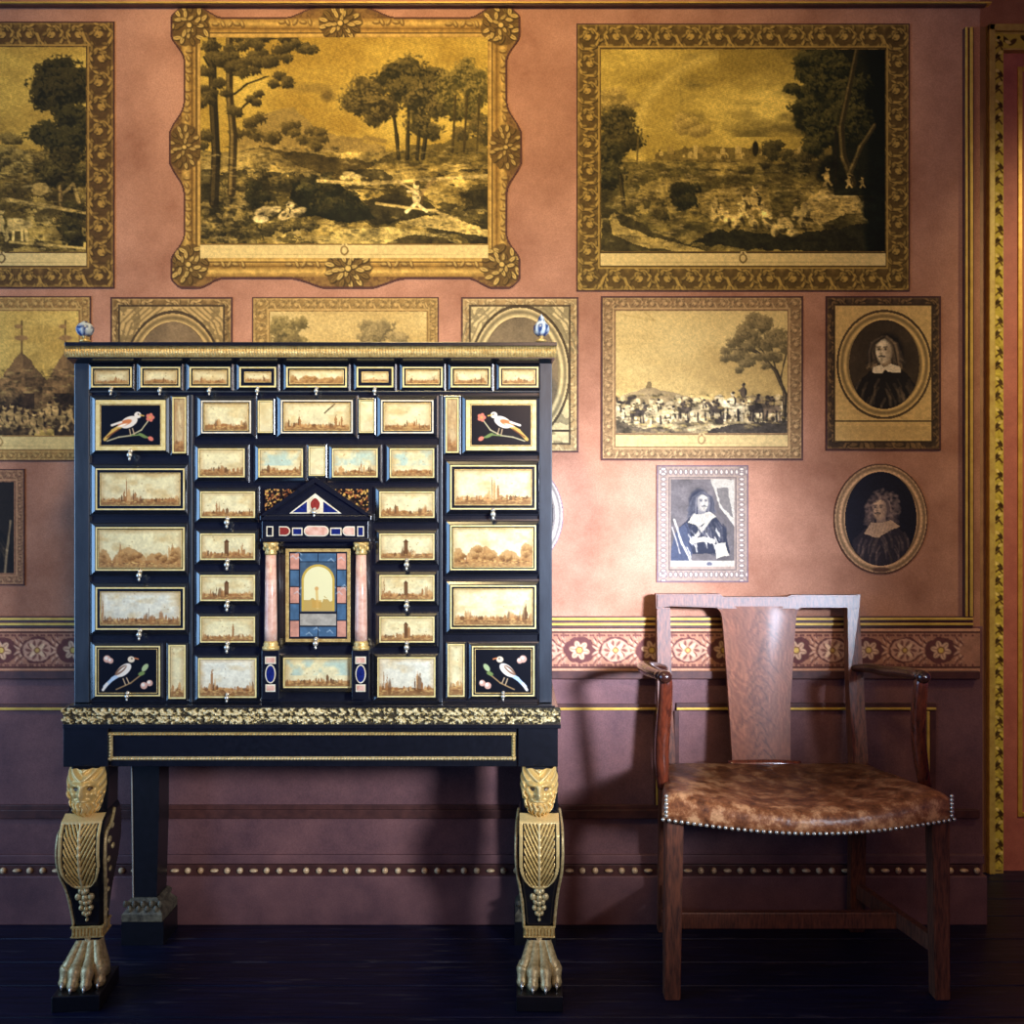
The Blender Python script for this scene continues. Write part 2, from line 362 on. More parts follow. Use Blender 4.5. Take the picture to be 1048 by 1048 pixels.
# ------------------------------------------------------------ the prints pasted on the wall
PAP = (206,174,112); INK = (40,30,22); MID = (120,92,52); LT = (216,188,122)
GRP = 'framed engravings on the pink wall'
def scrollwork(A, cells, lo, md, hi, k=1.0):
    """acanthus scrolls drawn stroke by stroke: a curling stem with leaves in every cell (x, y, radius, hand)"""
    lo = np.array(lo, float); hi = np.array(hi, float); m0 = lo*.55+hi*.45
    A.img = np.ones_like(A.img)*m0; A.img *= (1+(A.noise(5, 3)-.5)*.5)[..., None]
    for (cx, cy, r, hd) in cells:
        A.ell(cx, cy, r*.95, r*.95, lo*.8+m0*.2, soft=4, a=.75)
        ph = 0 if hd > 0 else math.pi
        sp = []
        for i in range(16):
            t = i/15; a = ph+hd*(t*8.2); q = r*(1.12-.98*t); sp.append((cx+math.cos(a)*q, cy+math.sin(a)*q))
        A.line([(x+.7, y+.9) for x, y in sp], r*.24, lo*.7, .9, r*.10); A.line(sp, r*.20, hi, .95, r*.09)
        for i in range(1, 13, 1):
            x, y = sp[i]; a = math.atan2(y-cy, x-cx); o = 1 if i % 2 else -1
            lx, ly = x+math.cos(a+.7*hd)*r*.20*o, y+math.sin(a+.7*hd)*r*.20*o
            A.ell(lx+.5, ly+.6, r*.24, r*.12, lo*.7, a+.9*hd, a=.8); A.ell(lx, ly, r*.20, r*.085, hi*(.82+.2*(i % 3 == 0)), a+.9*hd, a=.95)
        A.ell(cx, cy, r*.17, r*.17, hi)
def border(A, ix0, iy0, ix1, iy1, lo, hi, step=None):
    w, h = A.w, A.h
    cells = []
    L, T, R, B = ix0, iy0, w-ix1, h-iy1
    def run(n, f):
        for i in range(n): cells.append((*f((i+.5)/n), 1 if i % 2 else -1))
    st = max(min(L, R, T, B)*1.0, 9)
    run(max(3, int(w/st)), lambda t: (t*w, T/2, T*.55)); run(max(3, int(w/st)), lambda t: (t*w, h-B/2, B*.55))
    run(max(3, int(h/st)), lambda t: (L/2, t*h, L*.55)); run(max(3, int(h/st)), lambda t: (w-R/2, t*h, R*.55))
    scrollwork(A, cells, lo, None, hi)
    ed = np.minimum(np.minimum(A.X, w-A.X), np.minimum(A.Y, h-A.Y))
    A.mix((ed < 1.6).astype(float), (70,42,44), .85); A.mix(((ed >= 1.6) & (ed < 3)).astype(float), hi, .35)
    di = np.maximum(np.maximum(ix0-A.X, A.X-ix1), np.maximum(iy0-A.Y, A.Y-iy1))
    A.mix(((di > 0) & (di < 1.3)).astype(float), lo, .8); A.mix(((di >= 1.3) & (di < 2.8)).astype(float), hi, .8)
def paste(big, small, ox, oy):
    """sample the small art into the big one"""
    u = (big.X-ox)/small.w*(small.nx-1); v = (big.Y-oy)/small.h*(small.ny-1)
    m = (u >= 0) & (v >= 0) & (u <= small.nx-1) & (v <= small.ny-1)
    ui = np.clip(np.round(u), 0, small.nx-1).astype(int); vi = np.clip(np.round(v), 0, small.ny-1).astype(int)
    big.img[m] = small.img[vi[m], ui[m]]
def print_thing(label, x0, y0, x1, y1, ix0, iy0, ix1, iy1, pic, lo=(92,66,30), hi=(190,154,84), seed=1, paint_border=None, shape=None, r=1.0, margin=0, step=None, inner_mask=None, papc=LT):
    """x0.. outer rect, ix0.. picture rect (pixels), pic = Art of the picture; margin = blank strip under it"""
    A = Art(x1-x0, y1-y0, r, seed=seed)
    a, b, c, d = ix0-x0, iy0-y0, ix1-x0, iy1-y0
    border(A, a, b, c, d+margin, lo, hi, step)
    if paint_border: paint_border(A)
    if margin:
        A.rect(a, d, c, d+margin, papc); A.rect(a, d, c, d+1, lo)
        m_ = (a+c)/2; A.ell(m_, d+margin*.45, 4.2, 5, lo, a=.7); A.ell(m_, d+margin*.45, 2.6, 3.4, papc); A.line([(m_-2, d+1), (m_, d-3), (m_+3, d+2)], 1.5, papc); A.line([(m_, d+margin*.8), (m_+4, d+margin*.5)], 1, lo, .7)
        for q in range(60): A.line([(a+(c-a)*A.rng.rand(), d+margin*.75), (a+(c-a)*A.rng.rand(), d+margin*.75)], .5, lo, .012)
    A.grain(.10, 2.5)
    inner = (A.X >= a) & (A.X <= c) & (A.Y >= b) & (A.Y <= d) if inner_mask is None else inner_mask(A)
    outer = shape(A) if shape is not None else np.ones(A.X.shape, bool)
    # shrink the hole by one cell so that picture and border meet
    er = inner.copy(); er[1:-1, 1:-1] = inner[1:-1, 1:-1] & inner[:-2, 1:-1] & inner[2:, 1:-1] & inner[1:-1, :-2] & inner[1:-1, 2:]
    t = thing('engraving', label, 'picture', GRP, (XX((x0+x1)/2, YW), YW, ZZ((y0+y1)/2, YW)))
    def put(o):
        o.location = -t.location; return o
    put(art_mesh('paper_frame', A, x0, y0, YW-.003, M['paper'], t, mask=outer & ~er))
    paste(A, pic, a, b)
    put(art_mesh('picture', A, x0, y0, YW-.003, M['paper'], t, mask=inner))
    return t
def sky(P, lo=(150,118,56), hi=(216,180,92), sc=40):
    n = P.noise(sc, 5, 2.2, 1); t = np.clip((n-.3)*2.4, 0, 1)[..., None]
    P.img = np.array(lo)*(1-t)+np.array(hi)*t
def ground(P, y, lo, hi, rough=6, sc=12, slope=0):
    n = P.noise(60, 3)-.5
    m = (P.Y > y+slope*(P.X-P.w/2)+n*rough*3).astype(float)
    t = np.clip((P.noise(sc, 5, 2.2, 1)-.32)*2.6, 0, 1)[..., None]
    P.img = P.img*(1-m[..., None])+(np.array(lo)*(1-t)+np.array(hi)*t)*m[..., None]
DK = (34,30,16); MD = (92,76,34); HI = (190,158,78)

# --- rococo framed river landscape
P = Art(295, 212, 1.25, seed=11); sky(P, (160,126,48), (206,172,76), 46)
P.ell(130, 60, 7, 6, (110,88,40), soft=5); P.ell(115, 52, 22, 4, (120,96,44), soft=4, a=.6)
P.poly([(30,112),(60,78),(95,72),(120,95),(150,104),(190,112),(190,125),(30,130)], (150,122,60), 2)
for x, y, r in ((45,92,12),(60,88,14),(80,92,15),(98,95,13),(115,99,11),(125,98,8)): P.foliage(x, y+4, r, r*.9, 90, 2.0, (44,36,16), (120,98,46))
ground(P, 118, (120,98,44), (196,164,84), 3, 10)
P.poly([(60,112),(100,118),(180,128),(150,150),(90,132),(55,128)], (74,60,28), 3)
P.poly([(175,128),(215,112),(295,100),(295,128),(230,132)], (104,86,38), 3)
P.rect(150, 103, 180, 112, (150,122,60), .5)
for k in range(9): P.ell(140+k*6, 106-(k*7 % 4), 3.4, 2.2, (130,104,52), a=.7)
for tx, ln in ((203,-8),(212,2),(222,6),(228,10)): P.trunk([(tx,124),(tx+ln*.3,100),(tx+ln,60)], 4, 2, DK, MD)
P.foliage(178, 62, 26, 26, 420, 2.2, (42,36,18), (128,106,52)); P.foliage(215, 48, 34, 27, 700, 2.3, (30,28,14), (110,92,44))
P.foliage(240, 75, 26, 28, 420, 2.2, (40,36,18), (120,100,50)); P.foliage(272, 55, 26, 32, 520, 2.1, (60,54,24), (150,126,60)); P.foliage(280, 98, 18, 20, 200, 2, (50,44,22), (130,106,52))
for tx in (258,270,283): P.trunk([(tx,118),(tx+3,60)], 2, 1.3, (60,48,22), MD)
n = P.noise(18, 5, 2, 1)
P.mix(((P.Y > 150) & (n > .47)).astype(float), (64,54,24), .8); P.mix(((P.Y > 135) & (n > .6)).astype(float), DK, .7)
for x, y, r in ((60,128,16),(80,140,20),(40,150,18),(25,165,20),(60,170,18),(20,190,26),(60,197,26),(100,190,20)): P.foliage(x, y, r, r*.6, 120, 2, (36,32,16), (140,116,56))
P.poly([(95,150),(118,140),(135,145),(165,168),(180,185),(150,190),(110,182),(90,165)], (26,26,14), 3)
P.foliage(115, 152, 24, 13, 300, 2, (22,24,14), (80,70,34)); P.foliage(145, 172, 32, 13, 300, 2, (22,24,14), (66,58,28)); P.foliage(55, 160, 14, 11, 160, 2, (24,24,14), (60,54,26))
P.poly([(0,118),(20,118),(60,112),(95,128),(140,150),(118,142),(60,130),(0,135)], (150,124,62), 3, a=.55)
P.line([(120,147),(170,150),(230,146),(295,142)], 3, (206,174,98)); P.line([(130,152),(190,156)], 1.2, DK, .7)
P.poly([(165,168),(200,160),(240,172),(230,182),(185,182)], (52,44,22), 3); P.poly([(200,190),(250,180),(295,198),(295,205),(240,196)], (190,160,86), 2)
P.poly([(120,212),(140,198),(200,194),(260,208),(270,212)], (176,150,80), 2); P.line([(180,170),(240,178),(290,200)], 2.5, (200,168,94)); P.poly([(190,212),(210,202),(250,204),(262,212)], (70,58,28), 2)
for x in (60,70,84,96): P.ell(x+4, 178+(x % 5), 9, 4.5, (206,176,110), -.4, soft=1.2); P.ell(x+6, 182, 7, 2.5, DK, soft=1, a=.7)
P.ell(62, 186, 8, 4, (214,186,120)); P.ell(92, 172, 4, 4, (214,186,120)); P.figure(90, 184, 16, (210,180,112), DK)
P.figure(221, 179, 38, (216,188,122), (84,66,34), 1); P.line([(221,157),(210,152),(203,148)], 2, (200,170,106)); P.line([(226,162),(234,150),(240,146)], 3, (150,120,66), .8)
for x, y in ((152,140),(160,143),(148,144)): P.ell(x, y, 6, 2.5, (200,170,100))
for q in range(70): P.ell(P.rng.rand()*45, 150+P.rng.rand()*60, 2+4*P.rng.rand(), 1.5+P.rng.rand()*2, (150,124,64) if q % 2 else DK, a=.6)
P.trunk([(14,170),(16,120),(13,60),(12,-4)], 9, 7, (36,30,16), (100,80,40)); P.trunk([(32,160),(34,100),(30,60),(30,-4)], 8, 6, (50,40,20), (170,138,70))
for b in ([(32,60),(48,48),(70,40)], [(32,40),(50,20),(75,18)], [(34,80),(50,66),(60,60)], [(13,70),(2,50)], [(30,20),(50,5),(90,0)], [(14,40),(4,20)]): P.line(b, 2, DK, 1, 1)
for x, y, rx, ry in ((22,16,22,13),(44,34,16,10),(104,16,14,8),(20,52,14,9),(70,18,24,11),(92,6,16,8),(84,44,14,8),(60,30,16,8),(56,62,10,6),(6,62,10,12),(50,4,26,7),(4,30,9,10),(4,100,8,14),(38,78,9,7)): P.foliage(x, y, rx, ry, int(rx*ry*1.1), 2, (38,32,16), (104,86,42))
P.etch(112, .5, 1100); P.grain(.16, 1.6); P.hatch(.05, 2.0, 1.3)
def rococo_shape(A):
    X, Y = A.X, A.Y; w, h = A.w, A.h
    def bell(t, wd): q = np.clip(1-np.abs(t)/wd, 0, 1); return q*q*(3-2*q)
    def cor(t, L, wd): return np.maximum(bell(np.maximum(t-30, 0), wd), bell(np.maximum(L-30-t, 0), wd))
    eY = 15-15*bell(np.maximum(np.abs(Y-h/2)-12, 0), 34)-13*cor(Y, h, 26)
    eX = 12-11*bell(np.maximum(np.abs(X-w/2+5)-22, 0), 36)-11*cor(X, w, 26)
    eB = 11-10*bell(np.maximum(np.abs(X-w/2-3)-20, 0), 40)-10*cor(X, w, 26)
    m = (X > eY) & (X < w-eY) & (Y > eX) & (Y < h-eB)
    dx = np.maximum(24-np.minimum(X, w-X), 0); dy = np.maximum(24-np.minimum(Y, h-Y), 0)
    return m & (np.hypot(dx, dy) < 25)
def rococo_paint(A):
    X, Y = A.X, A.Y; w, h = A.w, A.h; a, b, c, d = 33, 33, 328, 245+14
    dd = np.maximum(np.maximum(a-X, X-c), np.maximum(b-Y, Y-d))
    t = np.clip(.55+.45*np.sin(dd*.55), 0, 1)[..., None]
    A.img = np.array((134,98,44))*(1-t)+np.array((200,160,82))*t
    A.img *= (1+(A.noise(4, 3)-.5)*.35)[..., None]
    A.mix(((dd > 3) & (dd < 5)).astype(float), (88,62,30), .8); A.mix(((dd > 8) & (dd < 9)).astype(float), (88,62,30), .6); A.mix(((dd > 19)).astype(float), (92,62,38), .8)
    n = A.noise(4, 3); A.mix((dd > 15)*(n > .5), (150,114,58), .5)
    LO, MI, HI_ = (58,42,20), (120,92,46), (204,168,92)
    def cartouche(cx, cy, r, ry, corner):
        A.ell(cx, cy, r, ry, (92,68,34), rough=.12, rs=6, a=.85)
        for R_, n_, s_ in ((.80, 13, .24), (.52, 9, .22), (.26, 6, .18)):
            for k in range(n_):
                an = k*2*math.pi/n_+R_*3; x = cx+math.cos(an)*R_*r; y = cy+math.sin(an)*R_*ry
                if corner: x += A.rng.rand()*5-2.5; y += A.rng.rand()*5-2.5; an += A.rng.rand()*1.6-.8
                A.ell(x, y, r*s_, r*s_*.55, LO, an); A.ell(x-.5, y-.6, r*s_*.86, r*s_*.38, HI_ if (k+corner) % 3 else MI, an); A.ell(x-.5, y-.6, r*s_*.4, r*s_*.10, LO, an, a=.6)
        A.ell(cx, cy, r*.17, r*.17, LO); A.ell(cx-.4, cy-.4, r*.12, r*.12, HI_)
    for cx, cy in ((22,21),(w-22,21),(21,h-26),(w-21,h-26)): cartouche(cx, cy, 21, 21, 1)
    for cx, cy, r, ry in ((17,h/2,17,24),(w-17,h/2,17,24),(w/2-5,19,22,18),(w/2+3,h-22,24,21)): cartouche(cx, cy, r, ry, 0)
    for cx, cy, hor in ((w/2-52,18,1),(w/2+44,18,1),(w/2-44,h-26,1),(w/2+52,h-26,1),(19,h/2-44,0),(19,h/2+46,0),(w-19,h/2-44,0),(w-19,h/2+46,0),(62,20,1),(w-62,20,1),(62,h-26,1),(w-62,h-26,1),(20,62,0),(w-20,62,0),(20,h-68,0),(w-20,h-68,0)):
        for k in range(5):
            x = cx+(k-2)*7*hor+A.rng.rand()*2; y = cy+(k-2)*7*(1-hor); A.ell(x, y, 4.2, 2.4, (92,66,32), k*1.1, a=.8); A.ell(x-.5, y-1, 2.9, 1.2, HI_, k*1.1, a=.8)
    e = ~rococo_shape(A)
    for s_ in (1, 1, 1):
        f = e.copy(); f[s_:, :] |= e[:-s_, :]; f[:-s_, :] |= e[s_:, :]; f[:, s_:] |= e[:, :-s_]; f[:, :-s_] |= e[:, s_:]; e = f
    A.mix(e.astype(float), (78,46,44), .85)
print_thing('large yellowed landscape engraving in scalloped rococo frame, directly above the cabinet', 172, 5, 535, 297, 205, 38, 500, 250, P, seed=3, paint_border=rococo_paint, shape=rococo_shape, r=1.2, margin=14)

# --- bathers by a dark tree, top right
P = Art(291, 208, 1.25, seed=12); sky(P, (146,120,48), (232,198,92), 60)
P.mix(np.clip((P.noise(30, 5, 2.5, 1)-.52)*5, 0, 1)*((P.X > 80) & (P.Y < 90)), (84,72,34), .7)
P.mix(np.clip(1-np.abs(np.hypot((P.X-150)*.8, P.Y-95)-92)/9, 0, 1)*(P.X < 120), (226,194,98), .45)
for x, y, r in ((80,82,10),(92,86,9),(104,84,11),(88,74,8)): P.foliage(x, y, r, r, 60, 2.2, (130,108,50), (196,164,80))
P.poly([(50,118),(60,106),(110,100),(180,103),(291,100),(291,130),(50,130)], (120,100,46), 2)
for k in range(44):
    x = 52+P.rng.rand()*150; y = 106+P.rng.rand()*7; q = 2+P.rng.rand()*3
    P.poly([(x,y),(x,y-q),(x+q*.6,y-q*1.6),(x+q*1.3,y-q),(x+q*1.3,y)], ((204,172,92),(96,78,36),(160,132,64))[k % 3], a=.8)
P.rect(95, 99, 99, 112, (206,174,94), .8); P.ell(158, 102, 3, 8, DK)
ground(P, 116, (66,58,28), (150,126,60), 3, 14)
P.poly([(0,108),(30,112),(80,128),(140,130),(200,126),(291,120),(291,140),(0,140)], (96,82,38), 3, a=.6)
P.foliage(180, 103, 16, 11, 150, 2, (34,32,16), (90,78,38)); P.foliage(215, 112, 30, 14, 260, 2, (34,32,16), (100,86,42)); P.foliage(160, 120, 20, 7, 80, 2, (50,44,22), (110,94,44))
P.foliage(12, 55, 22, 16, 200, 2.0, (120,100,48), (190,158,78)); P.foliage(14, 88, 24, 30, 520, 2.3, (30,28,14), (96,82,40)); P.foliage(10, 125, 26, 26, 400, 2.3, (26,26,14), (84,74,36))
P.trunk([(24,165),(20,130)], 4, 3, DK, MD); P.line([(37,118),(38,90)], 1.5, MD)
P.poly([(40,140),(70,130),(96,135),(100,165),(60,170),(30,168)], (140,118,58), 4); P.foliage(82, 152, 15, 18, 200, 2.2, (22,24,14), (60,54,28)); P.foliage(50, 165, 24, 12, 200, 2, (44,40,20), (120,100,48))
P.poly([(0,208),(0,160),(30,172),(60,190),(110,208)], (60,52,26), 4); P.poly([(14,168),(20,180),(50,192),(96,203),(108,208),(80,208),(40,202),(12,190),(8,174)], (176,148,76), 2, a=.85)
P.poly([(98,150),(130,138),(170,140),(175,170),(120,176),(100,165)], (136,114,56), 4)
P.poly([(205,208),(90,200),(120,185),(200,190),(291,176),(291,208)], (38,36,20), 4)
P.poly([(200,168),(215,150),(232,142),(262,146),(272,166),(250,168),(225,180)], (186,156,82), 4); P.line([(222,152),(260,150)], 3, (214,184,108), .7)
for k, (x, y) in enumerate(((118,162),(124,170),(130,174),(116,172),(146,166),(150,158),(143,172),(162,160),(158,150),(166,168),(172,180),(178,186),(186,176),(192,180),(200,170),(206,178),(210,166),(196,188),(184,182),(170,172),(156,178),(138,178))):
    P.ell(x, y, 6, 4.2, (206,176,98), k*1.3, soft=1.4); P.ell(x+2, y+4, 5, 2.2, DK, k*.7, soft=1, a=.7); P.ell(x-1, y-6, 2.1, 2.4, (206,174,100))
P.figure(158, 168, 34, (200,168,92), DK); P.figure(146, 172, 28, (214,184,104), (70,58,28)); P.figure(118, 168, 22, (206,174,96), MD)
n = P.noise(26, 4); m = np.clip(((P.X-206)+(n-.5)*70-np.clip(P.Y-60, 0, 90)*.25)/8, 0, 1)*(P.Y < 150)
P.mix(m, (24,26,14), .95); m = np.clip((P.X-268+(n-.5)*20)/6, 0, 1); P.mix(m, (12,18,12), .95)
for x, y, rx, ry in ((205,20,20,14),(220,8,30,12),(215,52,22,14),(240,34,30,24),(232,80,24,16),(222,98,16,10),(196,38,10,7),(250,70,24,30)): P.foliage(x, y, rx, ry, int(rx*ry*.85), 2.3, (20,24,12), (92,82,38))
P.trunk([(258,138),(248,110),(246,80),(254,40),(262,0)], 7, 4, (52,44,22), (150,124,64)); P.trunk([(254,128),(266,100),(280,78)], 5, 3, (64,54,28), (164,138,74)); P.line([(240,138),(240,80)], 2, DK)
P.figure(232, 140, 24, (190,158,84), DK); P.figure(254, 142, 16, (196,164,90), DK); P.figure(268, 142, 14, (196,164,90), DK)
P.etch(112, .5, 1100); P.grain(.16, 1.6); P.hatch(.05, 2.0, 1.3)
print_thing('large yellowed engraving of resting bathers beside a dark wood, top right', 590, 24, 931, 298, 615, 50, 906, 258, P, (70,52,24), (176,142,70), seed=4, r=1.2, margin=14)

# --- far left large landscape
P = Art(173, 210, 1.2, seed=13); sky(P, (150,118,50), (212,176,80), 46)
ground(P, 112, (84,68,30), (186,154,76), 4, 14, -.05)
P.poly([(60,140),(120,128),(173,112),(173,150),(60,160)], (104,84,38), 4)
for x, y, r in ((92,100,14),(80,112,16),(110,118,14),(50,100,20),(20,90,20)): P.foliage(x, y, r, r*.8, 150, 2.2, (60,50,24), (150,124,60))
n = P.noise(16, 5, 1.6, 1); P.mix(((P.Y > 130) & (n > .5)).astype(float), (58,48,24), .7)
P.trunk([(147,165),(146,110),(148,50)], 4, 3, (110,86,44), (170,138,74)); P.foliage(148, 40, 30, 28, 900, 2.4, (24,24,14), (70,60,30)); P.foliage(150, 85, 34, 26, 800, 2.4, (24,24,14), (70,62,30)); P.foliage(150, 125, 30, 22, 500, 2.4, (30,28,14), (90,76,36))
P.foliage(160, 180, 16, 26, 260, 2.4, (26,24,14), (74,64,30)); P.ell(126, 145, 9, 7, (176,144,76), rough=.3, a=.8); P.line([(150,150),(160,140),(166,160)], 3, (150,122,64))
P.line([(88,155),(130,162),(173,170)], 3, (176,144,74)); P.ell(102, 182, 12, 7, (206,172,96)); 
for k in (-9, -3, 5, 9): P.line([(102+k, 182), (102+k*1.2, 198)], 3, (206,172,96))
P.ell(114, 182, 4, 4, (206,172,96)); P.figure(86, 196, 40, (206,172,96), MD); P.line([(95,200),(173,206)], 2, (190,158,84))
P.etch(105, .5, 700); P.grain(.16, 1.6); P.hatch(.05, 2.0, 1.3)
print_thing('large yellowed engraving with tall dark tree, cut off at the top left edge', -110, 22, 117, 295, -85, 48, 88, 258, P, (66,46,26), (172,134,66), seed=5, r=1.1, margin=14)

# --- tents, left middle
P = Art(164, 128, 1.2, seed=14); sky(P, (176,140,66), (220,186,100), 50)
P.poly([(-5,70),(0,60),(20,80),(0,128)], (130,100,54), 3)
for cx, k in ((105, 1.0), (150, .8), (60, .7)):
    P.poly([(cx-34*k,128-30*(1-k)),(cx-30*k,80),(cx-6*k,48),(cx,42),(cx+8*k,50),(cx+36*k,84),(cx+38*k,118)], (128,96,58), 1.5); P.poly([(cx,42),(cx+8*k,50),(cx+36*k,84),(cx+38*k,118),(cx+10*k,118)], (104,78,48), 1.5)
    P.line([(cx,44),(cx,10)], 1.4, (96,72,40)); P.ell(cx, 28, 7, 3, (150,112,66)); P.ell(cx-3, 16, 4, 2, (150,112,66)); P.rect(cx-14*k, 84, cx+14*k, 128, (60,44,30))
P.foliage(90, 105, 80, 22, 400, 3, (50,38,26), (140,108,64))
for k in range(22):
    P.figure(4+k*7.6, 112+P.rng.rand()*14, 22+P.rng.rand()*10, (176,140,84), (50,36,26))
P.etch(60, .5, 300); P.grain(.16, 1.8)
print_thing('engraving of tents and soldiers half hidden behind the left end of the cabinet', -95, 303, 93, 472, -83, 318, 81, 446, P, (140,104,58), (196,158,92), seed=6, r=1.1, margin=14, step=9)

# --- battle with a tree
P = Art(176, 126, 1.35, seed=15); sky(P, (184,154,94), (214,186,122), 60)
P.line([(6,4),(40,10),(30,2)], 2, (180,150,90), .5)
P.poly([(0,90),(20,82),(36,78),(60,84),(90,90),(176,86),(176,126),(0,126)], (150,128,90), 2); P.poly([(30,80),(33,72),(36,72),(37,80)], (120,100,66))
ground(P, 112, (90,76,56), (206,182,132), 2, 8)
for k in range(120):
    x = P.rng.rand()*176; y = 88+P.rng.rand()*26; P.ell(x, y, 3, 2.2, (60,50,42) if k % 2 else (208,184,136), P.rng.rand()*3, soft=1)
for k in range(34): P.figure(3+k*5.1, 106+P.rng.rand()*8, 15+P.rng.rand()*6, (214,192,146), (46,40,38))
for x, y, h, c in ((22,114,18,(70,60,52)),(42,116,20,(204,180,134)),(88,112,18,(196,172,128)),(120,112,26,(226,206,164)),(146,112,24,(60,52,46)),(160,112,22,(110,92,72)),(70,110,16,(80,68,56)),(104,110,18,(70,60,50))): P.horse(x, y, h, c, (44,38,36), 1 if x % 4 else -1)
P.figure(131, 92, 22, (90,76,60), (40,36,34)); P.poly([(90,126),(120,116),(176,112),(176,126)], (64,56,48), 3); P.poly([(0,126),(0,110),(14,118),(60,122),(70,126)], (100,86,66), 3)
P.trunk([(172,112),(174,86),(164,62),(150,46),(138,38)], 4.5, 2, (50,44,36), (120,100,70))
for b in ([(164,62),(160,40),(150,20)], [(168,72),(176,40)], [(150,46),(136,40),(120,40)], [(158,50),(140,30),(130,25)]): P.line(b, 1.4, (60,52,40), 1, .9)
for x, y, rx, ry in ((140,16,20,12),(120,42,14,10),(132,30,18,10),(156,26,14,14),(168,40,10,14),(148,50,16,9),(128,56,8,6)): P.foliage(x, y, rx, ry, int(rx*ry*1.2), 1.7, (78,68,44), (150,128,84))
P.etch(86, .45, 320); P.grain(.10, 1.6)
print_thing('cream engraving of a cavalry battle with a leaning tree, on the wall above the chair', 615, 303, 822, 471, 630, 318, 806, 444, P, (128,98,66), (190,154,106), seed=7, r=1.3, margin=13, step=9, papc=(206,178,120))

# --- oval portraits in rectangles
def oval_mask(cx, cy, rx, ry): return lambda A: ((A.X-cx)/rx)**2+((A.Y-cy)/ry)**2 < 1
def oval_portrait(label, x0, y0, x1, y1, cx, cy, rx, ry, orx, ory, pal, bust, seed, swag=False, line=None, lo=(104,78,44), hi=(190,154,96), bgc=(60,48,34), bw=9):
    P = Art(rx*2, ry*2, 1.5, bgc, seed=seed); P.img *= (1+(P.noise(20, 4)-.5)*.5)[..., None]
    bust(P, rx, ry); P.grain(.12, 1.6); P.hatch(.05, 1.8, .9)
    ox, oy = cx-x0, cy-y0
    def pb(A):
        a = bw; inr = (A.X > a) & (A.X < A.w-a) & (A.Y > a) & (A.Y < A.h-a)
        A.mix(inr.astype(float), pal, 1)
        if swag:
            for k in range(5):
                for sgn in (-1, 1): A.line([(ox+sgn*(10+k*7), a+2), (ox+sgn*(30+k*6), a+18), (ox+sgn*(orx-4+k*4), oy-ory*.3)], 1.6, tuple(c*.62 for c in pal), .8)
            q = A.noise(9, 3); A.mix(inr*(q > .56)*(np.hypot((A.X-ox)/orx, (A.Y-oy)/ory) > 1), tuple(c*.66 for c in pal), .8)
        d = np.hypot((A.X-ox)/orx, (A.Y-oy)/ory); ring = d < 1
        t = np.clip(.5+.5*np.sin((1-d)*orx*1.0), 0, 1)[..., None]
        A.img = np.where(ring[..., None], np.array(pal)*.62*(1-t)+np.array(pal)*1.04*t, A.img)
        A.mix(((d > .97) & (d < 1.02)).astype(float), (50,38,26), .8)
        if line:
            A.rect(a, line-y0, A.w-a, line-y0+2, (50,38,26)); A.rect(a+2, line-y0+6, A.w-a-2, A.h-a-3, tuple(c*.95 for c in pal))
        di = np.minimum(np.minimum(A.X-a, A.w-a-A.X), np.minimum(A.Y-a, A.h-a-A.Y)); A.mix((np.abs(di) < .9).astype(float), (50,38,26), .7)
    return print_thing(label, x0, y0, x1, y1, cx-rx, cy-ry, cx+rx, cy+ry, P, lo, hi, seed, pb, r=1.35, inner_mask=oval_mask(ox, oy, rx, ry), step=8)
oval_portrait('engraved oval portrait of a moustached person in white square collar, dark ground, upper right wall', 845, 303, 963, 461, 905, 373, 36.5, 46, 48, 55, (206,168,102), lambda P, x, y: P.bust(x+1, y-14, 15, (236,212,170), (136,112,82), (28,24,22), -1, long=.7), 21, line=430, lo=(50,38,30), hi=(130,98,60))
oval_portrait('oval portrait engraving with drapery, only its top showing above the cabinet\'s left half', 113, 304, 238, 470, 177, 385, 40, 56, 50, 66, (186,152,94), lambda P, x, y: P.bust(x, y-8, 16, (206,178,120), (130,106,72), (70,56,44), 1), 22, swag=True, bgc=(116,94,66))
oval_portrait('oval portrait engraving partly hidden behind the cabinet\'s top right corner', 472, 304, 592, 463, 532, 382, 40, 58, 51, 69, (200,176,124), lambda P, x, y: P.bust(x, y-6, 16, (206,182,130), (140,118,84), (90,74,54), -1), 23, swag=True, line=440, lo=(150,120,78), hi=(206,176,122), bgc=(120,102,76))
# hidden-centre landscape
P = Art(162, 118, 1.2, seed=16); sky(P, (180,150,90), (206,178,116), 40)
P.foliage(22, 22, 24, 18, 300, 2.2, (84,72,40), (160,136,80)); P.foliage(8, 50, 22, 30, 300, 2.4, (70,60,36), (140,118,70)); P.foliage(108, 24, 18, 16, 260, 2, (92,78,50), (160,136,86)); P.foliage(130, 30, 10, 12, 120, 2, (104,88,56), (170,144,92)); P.trunk([(108,80),(108,30)], 3, 2, MD, HI)
ground(P, 70, (110,90,56), (190,160,104)); P.grain(.14, 1.6)
print_thing('wide landscape engraving half hidden behind the middle of the cabinet top', 258, 304, 449, 470, 276, 319, 437, 437, P, (134,104,58), (190,154,92), seed=8, r=1.2, margin=14, step=9)
